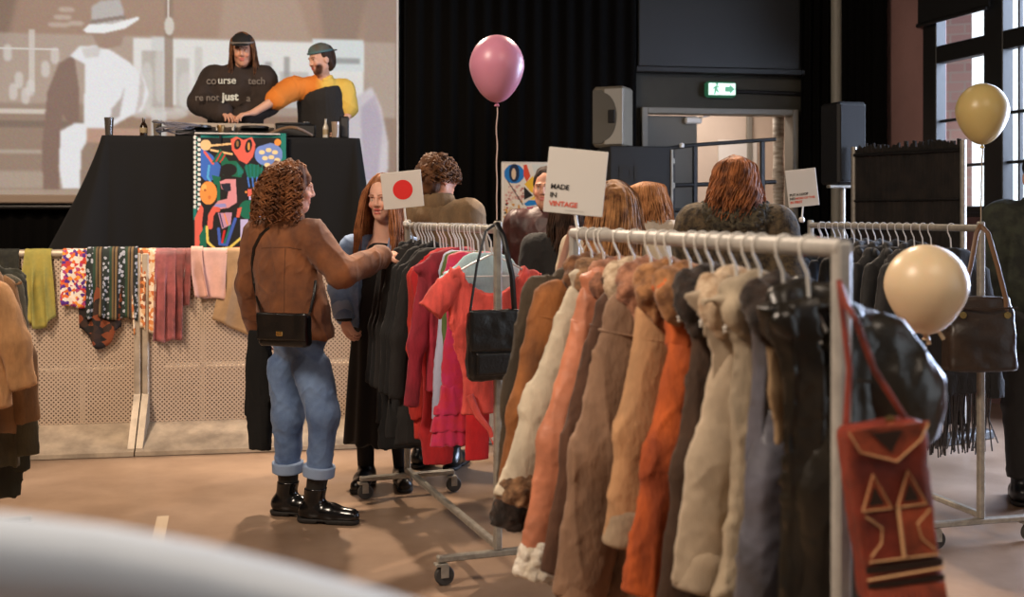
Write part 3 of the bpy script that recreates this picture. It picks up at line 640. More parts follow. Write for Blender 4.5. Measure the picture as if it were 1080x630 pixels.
cp = onT(233, -.02); c_ = empty('clamp_lamp', cp, 'small brass clip clamped on the table edge above the banner', 'clamp'); MB().lathe([(.001, -.02), (.018, -.02), (.02, .03), (.03, .06), (.026, .075), (.001, .075)], cp, 12).build('clip_body', mat('dull_brass', (130, 104, 66), rough=.4, metal=.7), c_, True, True); MB().tube([cp+E3*.02, cp-E2*.05+E3*.0, cp-E2*.05-E3*.06], .007, 8).build('jaw', m_bmetal, c_, True, True)

# ------------------------------------------------------------------ crowd barrier with its perforated panels
CP = 7.43; CFR = 7.11; ZR = CH-(267-HY)*Dat(150, CP)/F
pm = bpy.data.materials.new('perforated_steel'); pm.use_nodes = True; nt = pm.node_tree; N = nt.nodes; Lk = nt.links; b = N['Principled BSDF']
b.inputs['Base Color'].default_value = L4((192, 170, 148)); b.inputs['Roughness'].default_value = .5; b.inputs['Metallic'].default_value = .2
tc = N.new('ShaderNodeTexCoord'); holes = []
for sg in (1, -1):
    dt = N.new('ShaderNodeVectorMath'); dt.operation = 'DOT_PRODUCT'; v = (E1+sg*E3)/(.0195*1.414); dt.inputs[1].default_value = tuple(v); Lk.new(tc.outputs['Object'], dt.inputs[0])
    fr = N.new('ShaderNodeMath'); fr.operation = 'FRACT'; Lk.new(dt.outputs['Value'], fr.inputs[0])
    sb = N.new('ShaderNodeMath'); sb.operation = 'SUBTRACT'; Lk.new(fr.outputs[0], sb.inputs[0]); sb.inputs[1].default_value = .5
    ab = N.new('ShaderNodeMath'); ab.operation = 'ABSOLUTE'; Lk.new(sb.outputs[0], ab.inputs[0]); holes.append(ab)
mxn = N.new('ShaderNodeMath'); mxn.operation = 'MAXIMUM'; Lk.new(holes[0].outputs[0], mxn.inputs[0]); Lk.new(holes[1].outputs[0], mxn.inputs[1])
lt = N.new('ShaderNodeMath'); lt.operation = 'GREATER_THAN'; Lk.new(mxn.outputs[0], lt.inputs[0]); lt.inputs[1].default_value = .25; Lk.new(lt.outputs[0], b.inputs['Alpha'])
uS = uof(B(150, 0, CP)); UW = 1.45
m_step = mat('pale_step', (214, 196, 170), rough=.45, metal=.2)
BARL = ['steel crowd barrier with perforated panel under the yellow-green and floral cloths', 'steel crowd barrier with perforated panel under the pink cloths, behind the corduroy jacket', 'steel crowd barrier with perforated panel mostly hidden behind the red and black clothes']
def barrier(u0, u1, label):
    g_ = 'perforated crowd barriers along the stage'; um = (u0+u1)/2; e = empty('crowd_barrier', UP(um, CP, 0), label, 'barrier', g_); L = u1-u0-.008
    link('perforated_panel', raw('perforated_panel', [UP(u0+.03, CP, .15), UP(u1-.03, CP, .15), UP(u1-.03, CP, ZR-.02), UP(u0+.03, CP, ZR-.02)], [[0, 1, 2, 3]], False), pm, e, True)
    for u in (u0+.024, u1-.024): MB().box(UP(u, CP-.012, ZR/2+.05), (.04, .06, ZR-.1), AX, .006).build('post', m_galv, e, world=True); MB().prism([(-.036, .15), (-.036, .34), (-.30, .045), (-.30, .03)], -.02, .02, np.array([E2, E1, E3]), UP(u, CP, 0)).build('foot_brace', m_galv, e, world=True)
    MB().tube([UP(u0+.006, CP, ZR), UP(u1-.006, CP, ZR)], .026, 14).build('top_rail', m_galv, e, True, True)
    MB().prism([(-.02, .15), (.02, .15), (.02, .004), (-.325, .004), (-.325, .03)], -L/2, L/2, np.array([E2, E1, E3]), UP(um, CP, 0)).build('base_plate', m_galv, e, world=True)
    zz = CH-(385-HY)*Dat(150, CP+.12)/F
    MB().box(UP(um, CP+.13, zz-.01), (L-.25, .2, .02), AX, .004).build('step', m_step, e, world=True); MB().box(UP(um, CP+.10, zz-.25), (.03, .03, .46), AX).build('step_bracket', m_galv, e, world=True)
    for s_ in (-.36, .36): MB().box(UP(um+s_, CP+.04, .6), (.03, .03, .9), AX).build('rear_strut', m_galv, e, world=True)
for i in range(3): barrier(uS+(i-1)*UW, uS+i*UW, BARL[i])

# cloths draped over the barrier
def drape(name, label, m, x0, x1, yb, xb0=None, xb1=None, folds=3, amp=.014, layer=0, hem=None, back=.3, cat='cloth', group='vintage cloths draped over the barrier', lift=0, y0=None, seed=0, tail=None):
    xb0 = x0 if xb0 is None else xb0; xb1 = x1 if xb1 is None else xb1; nu, nv = 46, 40
    cf = CP-.034-.022*layer-amp; zt_ = ZR+.028+.010*layer; V = np.zeros((nu, nv, 3))
    Dm = Dat((x0+x1)/2, cf); zb = lambda px: CH-(px-HY)*Dm/F
    for i in range(nu):
        s = i/(nu-1); ph = s*folds*2*math.pi+seed
        hemy = yb+(hem(s) if hem else 0)+1.5*math.sin(ph*.5+seed); zlow = zb(hemy)
        r = .032+.010*layer; arc = math.pi*r; front = max(.02, ZR-zlow); tot = back+arc+front
        for j in range(nv):
            d = tot*(j/(nv-1)); k = max(0, (d-back-arc)/front)
            x = (x0+(x1-x0)*s)*(1-k)+(xb0+(xb1-xb0)*s)*k
            if d < back: c, z = CP+r, ZR-(back-d)
            elif d < back+arc: an = (d-back)/r; c, z = CP+r*math.cos(an), ZR+r*math.sin(an)
            else: c, z = CP-r, ZR-(d-back-arc)
            kk = min(1, k*2.2)
            f_ = amp*math.sin(ph+1.3*math.sin(seed+k*2))*(.25+.75*kk) if d > back+arc*.5 else 0
            c -= (f_+amp)*kk+.004*layer; x += 1.6*math.cos(ph*1.0)*kk
            if tail: x += tail*k*k
            p = UP(uof(B(x, 0, CP)), c, z); V[i, j] = p
    i = np.arange(nu*nv).reshape(nu, nv); Q = np.stack([i[:-1, :-1].ravel(), i[:-1, 1:].ravel(), i[1:, 1:].ravel(), i[1:, :-1].ravel()], 1)
    o = link(name, raw(name, V, Q), m); md = o.modifiers.new('cloth', 'SOLIDIFY'); md.thickness = .004
    return tag(o, label, cat, group)
drape('scarf', 'dark green-black knitted scarf over the barrier nearest the frame edge', mat('dark_green_knit', (40, 40, 30), rough=.9, bump=.5, bs=160, var=.4, vs=40), -6, 21, 331, -8, 22, 2, .012, 0, lambda s: -8*s, seed=1)
drape('scarf', 'yellow-green scarf hanging alone over the barrier', mat('yellow_green_cotton', (166, 150, 70), rough=.9, var=.3, vs=14, col2=(140, 134, 66)), 27, 55, 342, 22, 60, 2.5, .02, 0, lambda s: -6+10*math.sin(s*math.pi)-3*abs(s-.1)*8*(s < .12), seed=2)
drape('scarf', 'white scarf with orange and purple flowers over the barrier', print_mat('bright_floral', [(226, 220, 206), (216, 106, 40), (230, 150, 50), (84, 40, 130), (196, 54, 50), (228, 214, 196), (170, 60, 110), (236, 224, 210)], 52), 67, 95, 324, 67, 97, 1.5, .010, 0, seed=3)
drape('shawl', 'black and brown paisley shawl hanging lowest, under the striped skirt', print_mat('paisley', [(30, 20, 16), (52, 32, 22), (24, 18, 16), (122, 60, 30), (40, 26, 20)], 26), 84, 134, 350, 86, 130, 2, .012, 0, lambda s: 22*math.sin(s*math.pi)**1.5-18*(1-s)*0-4, seed=4)
m_str = bpy.data.materials.new('striped_floral'); m_str.use_nodes = True; nt = m_str.node_tree; N = nt.nodes; Lk = nt.links; b = N['Principled BSDF']; b.inputs['Roughness'].default_value = .8
tc = N.new('ShaderNodeTexCoord'); dt = N.new('ShaderNodeVectorMath'); dt.operation = 'DOT_PRODUCT'; dt.inputs[1].default_value = tuple(E1/.095); Lk.new(tc.outputs['Object'], dt.inputs[0]); fr = N.new('ShaderNodeMath'); fr.operation = 'FRACT'; Lk.new(dt.outputs['Value'], fr.inputs[0])
cr = N.new('ShaderNodeValToRGB'); cr.color_ramp.interpolation = 'CONSTANT'; el = cr.color_ramp.elements
for i, (p, c) in enumerate(((0, (34, 62, 44)), (.16, (104, 84, 54)), (.28, (34, 26, 20)), (.36, (120, 98, 66)), (.5, (34, 26, 20)), (.58, (30, 40, 36)))):
    e = el[i] if i < 2 else el.new(p); e.position = p; e.color = L4(c)
Lk.new(fr.outputs[0], cr.inputs['Fac']); vo = N.new('ShaderNodeTexVoronoi'); vo.inputs['Scale'].default_value = 42; Lk.new(tc.outputs['Object'], vo.inputs['Vector']); c2 = N.new('ShaderNodeValToRGB'); c2.color_ramp.interpolation = 'CONSTANT'; c2.color_ramp.elements[0].color = (1, 1, 1, 1); c2.color_ramp.elements[1].position = .42; c2.color_ramp.elements[1].color = (0, 0, 0, 1); Lk.new(vo.outputs['Distance'], c2.inputs['Fac'])
g2 = N.new('ShaderNodeMath'); g2.operation = 'GREATER_THAN'; g2.inputs[1].default_value = .6; Lk.new(fr.outputs[0], g2.inputs[0]); mu = N.new('ShaderNodeMath'); mu.operation = 'MULTIPLY'; Lk.new(g2.outputs[0], mu.inputs[0]); Lk.new(c2.outputs['Color'], mu.inputs[1])
mx = N.new('ShaderNodeMix'); mx.data_type = 'RGBA'; Lk.new(mu.outputs[0], mx.inputs['Factor']); Lk.new(cr.outputs['Color'], mx.inputs['A']); mx.inputs['B'].default_value = L4((168, 172, 184)); Lk.new(mx.outputs['Result'], b.inputs['Base Color'])
drape('skirt', 'green and brown striped floral skirt with black hem over the barrier', m_str, 93, 146, 335, 91, 146, 4, .012, 1, lambda s: 3*s, cat='skirt', seed=5)
drape('scarf', 'cream and orange floral scarf beside the striped skirt', print_mat('orange_floral', [(222, 196, 160), (206, 130, 70), (228, 206, 176), (190, 104, 54), (216, 170, 124), (232, 212, 186), (120, 70, 40)], 40), 134, 165, 353, 141, 162, 2, .012, 0, lambda s: -6*math.sin(s*3), seed=6)
m_rose = mat('rose_satin', (168, 88, 88), rough=.5, var=.25, vs=12, sheen=.4)
drape('scarf', 'dusty rose scarf in long folds, beside the orange floral scarf', m_rose, 164, 186, 362, 162, 184, 2, .014, 0, lambda s: -3*s, seed=7)
drape('scarf', 'narrow darker rose scarf between the dusty rose and pale pink cloths', mat('dark_rose_satin', (146, 70, 66), rough=.5, var=.3, vs=12, sheen=.4), 185, 204, 358, 185, 200, 2, .013, 0, lambda s: -34*(s > .62), seed=8)
drape('blouse', 'short pale pink sleeve hanging between the rose and pink cloths', mat('pale_pink_cotton', (214, 166, 150), rough=.85, var=.12, vs=10), 202, 214, 312, 208, 222, 1, .012, 1, lambda s: 3*s, cat='blouse', seed=9)
drape('pillowcase', 'pale pink square cloth hung short over the barrier', mat('pink_linen', (218, 172, 158), rough=.85, var=.1, vs=9), 211, 240, 318, 216, 240, 1, .008, 0, lambda s: -4*(1-s), cat='cloth', seed=10)
drape('linen_cloth', 'beige cloth hanging over the barrier behind the corduroy jacket', mat('beige_linen', (176, 142, 104), rough=.9, var=.15, vs=8), 239, 268, 346, 224, 266, 1.5, .013, 0, lambda s: 16*s-8, seed=11)

# ------------------------------------------------------------------ speakers, case, landing railing
pw = B(648, 155, 9.15); sp = empty('loudspeaker', pw, 'pale grey loudspeaker standing on the black cabinet', 'loudspeaker')
zs0 = pw[2]; hh = CH+(HY-91)*pw[1]/F-zs0; an = math.radians(-24); SX = np.array([[math.cos(an), math.sin(an), 0], [-math.sin(an), math.cos(an), 0], [0, 0, 1]]); pc_ = A(pw[0], pw[1]+.12, 0)
m_spk = mat('grey_speaker_shell', (108, 100, 86), rough=.6)
MB().box(pc_+E3*(zs0+hh/2), (.27, .26, hh), SX, .02).build('cabinet', m_spk, sp, world=True)
fp = pc_-SX[1]*.132
MB().box(fp+E3*(zs0+hh/2)+SX[0]*.05, (.16, .012, hh-.04), SX, .004).build('front_panel', mat('speaker_front', (150, 147, 138), rough=.55), sp, world=True)
hm = MB(); hm.prism([(-.13, -hh/2+.03), (-.05, -hh/2+.03)]+[(-.05+.13*math.cos(t), (hh/2-.05)*math.sin(t)) for t in np.linspace(-1.45, 1.45, 14)]+[(-.05, hh/2-.03), (-.13, hh/2-.03)], -.006, .012, np.array([SX[0], -SX[1]*1.0, E3]), fp+E3*(zs0+hh/2)); hm.build('horn', mat('horn_grey', (74, 71, 63), rough=.6), sp, world=True)
MB().box(fp+E3*(zs0+hh/2)+SX[0]*.035-SX[1]*.014, (.06, .02, .11), SX, .006).build('driver', m_dark, sp, world=True)
pa = B(638, 155, 9.0); cb2 = empty('black_cabinet', A(pa[0]+.25, pa[1]+.25, 0), 'tall black cabinet with steel edge under the pale loudspeaker', 'cabinet'); zc = zs0-.004
pc2 = A(pa[0]+.255, pa[1]+.2, 0)
MB().box(pc2+E3*(zc/2), (.52, .42, zc), AX, .01).build('body', mat('black_case', (14, 13, 11), rough=.7), cb2, world=True)
MB().box(pc2+E3*(zc/2)+E1*.263-E2*.2, (.02, .04, zc-.05), AX, .004).build('edge_strip', m_alu, cb2, world=True)
for z in (zc-.12, zc-.32, zc-.62): MB().box(pc2+E3*z+E1*.278-E2*.18, (.03, .06, .05), AX, .008).build('latch', m_alu, cb2, world=True)
lettering('DI', .17, pc2-E2*.213-E1*.19+E3*(zc-.28), E1, E3, mat('dark_letters', (34, 32, 29), rough=.9), cb2, .006)
def rail_pt(px, py, c): return B(px, py, c)
CRL = 9.5; rl = empty('landing_railing', B(735, 230, CRL)*A(1, 1, 0), 'black metal landing railing in front of the bright doorway', 'railing')
MB().tube([rail_pt(668, 161, CRL), rail_pt(733, 153, CRL), rail_pt(818, 147, CRL)], .018, 10).build('handrail', m_bmetal, rl, True, True)
MB().tube([rail_pt(700, 196, CRL), rail_pt(818, 192, CRL)], .02, 10).build('mid_rail', m_bmetal, rl, True, True)
MB().tube([rail_pt(700, 222, CRL), rail_pt(818, 220, CRL)], .02, 10).build('lower_rail', m_bmetal, rl, True, True)
for px, py in ((709, 157), (733, 153), (804, 148)): p = rail_pt(px, py, CRL); MB().box(A(p[0], p[1], p[2]/2), (.04, .04, p[2]-.02), AX, .006).build('post', m_bmetal, rl, world=True)
k = rail_pt(719, 153, CRL-.02); MB().lathe([(.001, -.02), (.02, -.02), (.022, .01), (.001, .02)], k, 12).build('knob', m_plast, rl, True, True)
# black speaker on a pole
D8 = 8.2; ps = W(889, 195, D8); s2 = empty('pole_speaker', A(ps[0], ps[1], 0), 'black loudspeaker raised on a thin stand beside the reed screen', 'loudspeaker')
h2 = 86*D8/F; w2 = 33*D8/F; an = math.radians(14); S2 = np.array([[math.cos(an), math.sin(an), 0], [-math.sin(an), math.cos(an), 0], [0, 0, 1]])
MB().box(ps+E3*(h2/2), (w2, .26, h2), S2, .018).build('cabinet', mat('black_speaker_shell', (15, 14, 13), rough=.6), s2, world=True)
MB().box(ps+E3*(h2/2)-S2[1]*.133, (w2-.03, .012, h2-.05), S2, .004).build('grille', mat('black_grille', (11, 10, 9), rough=.8, bump=.5, bs=300), s2, world=True)
MB().box(ps+E3*(h2/2)+S2[0]*(w2/2+.008), (.016, .03, .3), S2, .005).build('handle', m_alu, s2, world=True)
MB().tube([ps-E3*.0, A(ps[0], ps[1], .25)], .018, 10).build('pole', m_alu, s2, True, True); MB().box(ps-E3*.012, (.24, .05, .024), S2, .006).build('bracket', m_alu, s2, world=True)
for k in range(3):
    a = k*2.094+.4; MB().tube([A(ps[0], ps[1], .62), A(ps[0]+.38*math.cos(a), ps[1]+.38*math.sin(a), .012)], .012, 8).build('leg', m_bmetal, s2, True, True)
# reed screen fence
Df0, Df1 = 8.0, 7.3; f0 = W(903, 160, Df0); f1 = W(1013, 153, Df1); fs = empty('reed_screen', A((f0[0]+f1[0])/2, (f0[1]+f1[1])/2, 0), 'dark reed screen tied to a steel fence frame behind the denim rack', 'screen'); fd = nrm((f1-f0)*A(1, 1, 0)); fnn = A(-fd[1], fd[0], 0); fl = np.linalg.norm((f1-f0)[:2]); fz = f1[2]
rd = MB()
for i in range(84):
    q = f0+fd*(fl*(i+.5)/84); tp = fz+.0+rng.random()*.05; rd.tube([A(q[0], q[1], .1)+fnn*.004*math.sin(i*2.1), A(q[0], q[1], tp)+fnn*.004*math.sin(i*1.3)], .0095, 5)
rd.build('reeds', mat('dark_reed', (40, 33, 27), rough=.85, var=.5, vs=9), fs, False, True)
for q in (f0-fd*.02, f1+fd*.02): MB().tube([A(q[0], q[1], .05), A(q[0], q[1], fz+.03)], .02, 10).build('frame_post', m_alu, fs, True, True); MB().box(A(q[0], q[1], .03), (.12, .5, .06), np.array([fd, fnn, E3]), .01).build('foot', m_rubber, fs, world=True)
for z in (fz-.03, fz-.35, .2): MB().tube([A(f0[0], f0[1], z)-fnn*.022, A(f1[0], f1[1], z)-fnn*.022], .006 if z < fz-.1 else .012, 8).build('cross_wire', m_bmetal, fs, True, True)
# painted picture on the back curtain
cv = Canvas(38, 128, 340, 540, 2.0, (222, 214, 200)); P_ = cv.poly; O_ = cv.oval; Ln = cv.line
O_(88, 172, 42, 40, (26, 116, 190)); O_(88, 168, 22, 38, (20, 40, 70)); O_(86, 172, 9, 24, (214, 190, 160)); P_([(126, 136), (140, 132), (156, 180), (140, 206), (128, 180)], (214, 72, 44)); P_([(160, 132), (230, 132), (224, 160), (176, 184)], (206, 210, 202)); P_([(172, 180), (224, 138), (224, 190)], (30, 130, 140)); P_([(130, 214), (166, 180), (190, 250), (160, 250)], (236, 186, 48)); P_([(130, 224), (166, 262), (128, 280)], (24, 22, 22)); P_([(150, 280), (200, 240), (214, 276)], (240, 200, 80)); P_([(128, 296), (150, 280), (216, 282), (220, 296), (140, 306)], (26, 124, 196)); P_([(140, 310), (226, 300), (220, 360), (150, 360)], (206, 84, 110)); O_(190, 320, 14, 10, (240, 210, 190)); P_([(124, 320), (150, 350), (124, 370)], (240, 180, 70))
for i in range(260):
    x, y = 48+rng.random()*78, 220+rng.random()*300; c = [(24, 22, 22), (214, 196, 170), (176, 64, 50), (206, 150, 70), (226, 220, 210)][int(rng.random()*5)]; O_(x, y, 3+rng.random()*4, 3+rng.random()*4, c if y > 282 else [(206, 160, 150), (226, 206, 190), (180, 120, 110)][int(rng.random()*3)])
Ln([(60, 200), (124, 300)], 4, (40, 36, 34)); cv.rect(120, 380, 340, 540, (150, 60, 50)); O_(180, 440, 40, 50, (236, 186, 48)); cv.rect(38, 128, 44, 540, (232, 228, 220))
CPP = CB-.24
def pic(X, Y):
    px = 520+X/3.94; py = 140+Y/3.94; D = CPP/(E2[1]+E2[0]*(px-CX)/F); D0 = Dat(565, CPP); return np.stack([(px-CX)*D/F, D, CH-(py-HY)*D0/F], -1)
pt = empty('framed_picture', B(560, 270, CPP), 'colourful patchwork picture hanging on the black curtain', 'picture'); link('painting', cv.mesh('painting', pic), m_paint, pt, True)
q0, q1 = B(530, 173, CPP+.012), B(606, 173, CPP+.012); zlo, zhi = B(560, 277, CPP)[2], B(560, 172, CPP)[2]; MB().box(UP((uof(q0)+uof(q1))/2, CPP+.018, (zlo+zhi)/2), (uof(q1)-uof(q0)+.02, .024, zhi-zlo+.02), AX, .004).build('stretcher_board', m_white, pt, world=True)
# blurred white handrail close to the lens
hp = [W(x, y+12, .64+.0001*x) for x, y in ((-160, 572), (-80, 574), (0, 579), (100, 590), (200, 608), (300, 632), (400, 660), (520, 700))]
hr = empty('handrail', A(hp[0][0], hp[0][1], 0), 'blurred white handrail crossing the corner close to the viewer', 'handrail'); MB().tube(hp, .0255, 24).build('top_tube', mat('white_enamel', (204, 214, 226), rough=.4), hr, True, True)
for q in (hp[0], hp[-1]): MB().tube([q, A(q[0], q[1], .01)], .014, 10).build('post', m_steel, hr, True, True)
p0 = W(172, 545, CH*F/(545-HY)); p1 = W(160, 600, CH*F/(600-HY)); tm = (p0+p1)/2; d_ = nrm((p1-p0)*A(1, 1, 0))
tag(MB().box(A(tm[0], tm[1], .0015), (.055, np.linalg.norm(p1-p0), .002), np.array([A(d_[1], -d_[0], 0), d_, E3])).build('floor_glint', mat('pale_floor_glint', (196, 176, 150), rough=.5)), 'pale painted light reflection on the bare brown floor near the white handrail', 'painted reflection')  # pale strip stands for a faint light reflection on the floor
# ------------------------------------------------------------------ clothes rails
RH = 1.392
class Rail:
    def __init__(s, far, near, name, label, m, over=.03, r=.0165, caster_side=.235, H=RH):
        s.a = A(*far, 0); s.b = A(*near, 0); s.L = np.linalg.norm(s.b-s.a); s.ry = nrm(s.a-s.b); s.rx = A(s.ry[1], -s.ry[0], 0); s.ax = np.array([s.rx, s.ry, E3]); s.H = H
        e = empty(name, (s.a+s.b)/2, label, 'clothes rack', 'rolling clothes racks'); s.e = e
        MB().tube([s.a+E3*H+s.ry*.01, s.b+E3*H-s.ry*.01], r, 14).build('top_rail', m, e, True, True)
        for p in (s.a, s.b):
            MB().box(p+E3*(.115+(H+over-.115)/2), (.03, .03, H+over-.115), s.ax, .006).build('post', m, e, world=True)
            MB().box(p+E3*.105, (2*caster_side+.03, .032, .026), s.ax, .005).build('foot_bar', m, e, world=True)
            for q in (-1, 1):
                c = p+s.rx*q*caster_side; cm = MB().box(c+E3*.083, (.05, .042, .012), s.ax, .003)
                for k in (-1, 1): cm.box(c+E3*.058+s.ry*.018*k+s.rx*.012, (.032, .004, .05), s.ax, .001)
                ca = cm.build('caster', m_alu, e, world=True)
                MB().lathe([(.008, -.012), (.035, -.012), (.039, -.008), (.039, .008), (.035, .012), (.008, .012)], c+E3*.0395+s.rx*.014, 20, np.array([s.rx, E3, s.ry])).build('wheel', m_rubber, ca, True, True)
        MB().box((s.a+s.b)/2+E3*.132, (.032, s.L, .026), s.ax, .005).build('base_bar', m, e, world=True)
    def at(s, D): t = (D-s.a[1])/(s.b[1]-s.a[1]); return s.a+(s.b-s.a)*t+E3*s.H
    def px(s, D): p = s.at(D); return CX+F*p[0]/D
    def frame(s, D, yaw=0.0):
        c, q = math.cos(yaw), math.sin(yaw); rx = s.rx*c+s.ry*q; ry = -s.rx*q+s.ry*c; return s.at(D), np.array([rx, ry, E3])
def xf(V, fr): return V@fr[1]+fr[0]
class G(SDF):
    def put(s, name, m, parent, fr, disp=None, paint=None):
        V, Q = s.mesh(disp); return link(name, raw(name, xf(V, fr), Q, True, paint(V) if paint else None), m, parent, True)
def prof(g, zs, ws, ts, ys=None, xs=None, p=2.6, k=.02):
    """a hanging body: half widths ws and half depths ts down the heights zs (falling)"""
    z = np.array(zs[::-1], np.float32); w = np.array(ws[::-1], np.float32); t = np.array(ts[::-1], np.float32)
    y0 = np.array((ys or [0]*len(zs))[::-1], np.float32); x0 = np.array((xs or [0]*len(zs))[::-1], np.float32)
    def fn(P):
        Z = P[..., 2]; W_ = np.interp(Z, z, w).astype(np.float32); T_ = np.interp(Z, z, t).astype(np.float32)
        X = np.abs(P[..., 0]-np.interp(Z, z, x0))/W_; Y = np.abs(P[..., 1]-np.interp(Z, z, y0))/T_
        d = ((X**p+Y**p)**(1/p)-1)*np.minimum(W_, T_)*1.15
        return np.maximum(np.maximum(d, Z-z[-1]), z[0]-Z)
    W0 = max(abs(a)+b for a, b in zip(xs or [0]*len(ws), ws)); T0 = max(abs(a)+b for a, b in zip(ys or [0]*len(ts), ts))
    return g.fun((-W0, -T0, zs[-1]), (W0, T0, zs[0]), fn, k)
HG = {}
def hanger(rail, D, label, m, yaw=0.0, w=.2, r=.0036, group='white hangers', drop=.075):
    fr = rail.frame(D, yaw); R0 = .0182+r*.62
    e = empty('clothes_hanger', fr[0], label, 'hanger', group); mb = MB()
    pts = [(R0*math.cos(a), 0, R0*math.sin(a)) for a in np.linspace(-.5, math.pi*.98, 12)]+[(-R0*.9, 0, -.02), (-.004, 0, -.05), (0, 0, -.1)]
    mb.tube([xf(A(*p), fr) for p in pts], [r*.62]*12+[r*.8, r, r], 7); mb.build('hook', m, e, True, True)
    b = MB(); b.tube([xf(A(*p), fr) for p in ((-w, 0, -.1-drop), (-w*.5, 0, -.1-drop*.45), (0, 0, -.1), (w*.5, 0, -.1-drop*.45), (w, 0, -.1-drop))], r*1.25, 7); b.tube([xf(A(x, 0, -.1-drop-.004), fr) for x in (-w, 0, w)], r, 6); b.build('shoulder_bar', m, e, True, True)
def ridge(P, f, seed, shear=0.0):
    """narrow raised creases"""
    Q = P if not shear else np.stack([P[..., 0], P[..., 1], P[..., 2]+shear*P[..., 0]], -1)
    return (1-np.abs(vnoise(Q, f, seed)))**5-.3
def wr(seed, a1=.006, a2=.004, v=1.0):
    return lambda P: a1*.45*vnoise(P, (8, 8, 2.0*v), seed)-a1*.9*ridge(P, (11, 9, 2.2*v), seed+2)-a2*.8*ridge(P, (24, 18, 6*v), seed+5, .5)+.0012*vnoise(P, (70, 70, 60), seed+9)
def wr_s(seed, a1=.007, a2=.004):
    return lambda P: a1*.3*vnoise(P, (6, 6, 5), seed)-a1*.38*ridge(P, (8, 8, 10), seed+2, 1.1)-a2*.6*ridge(P, (18, 16, 13), seed+4, -1.2)-a1*.9*ridge(P, (13, 10, 2.2), seed+6, .2)+.0012*vnoise(P, (70, 70, 60), seed+8)
def fur(seed, a=.006): return lambda P: a*vnoise(P, 46, seed)+a*.8*vnoise(P, 100, seed+3)
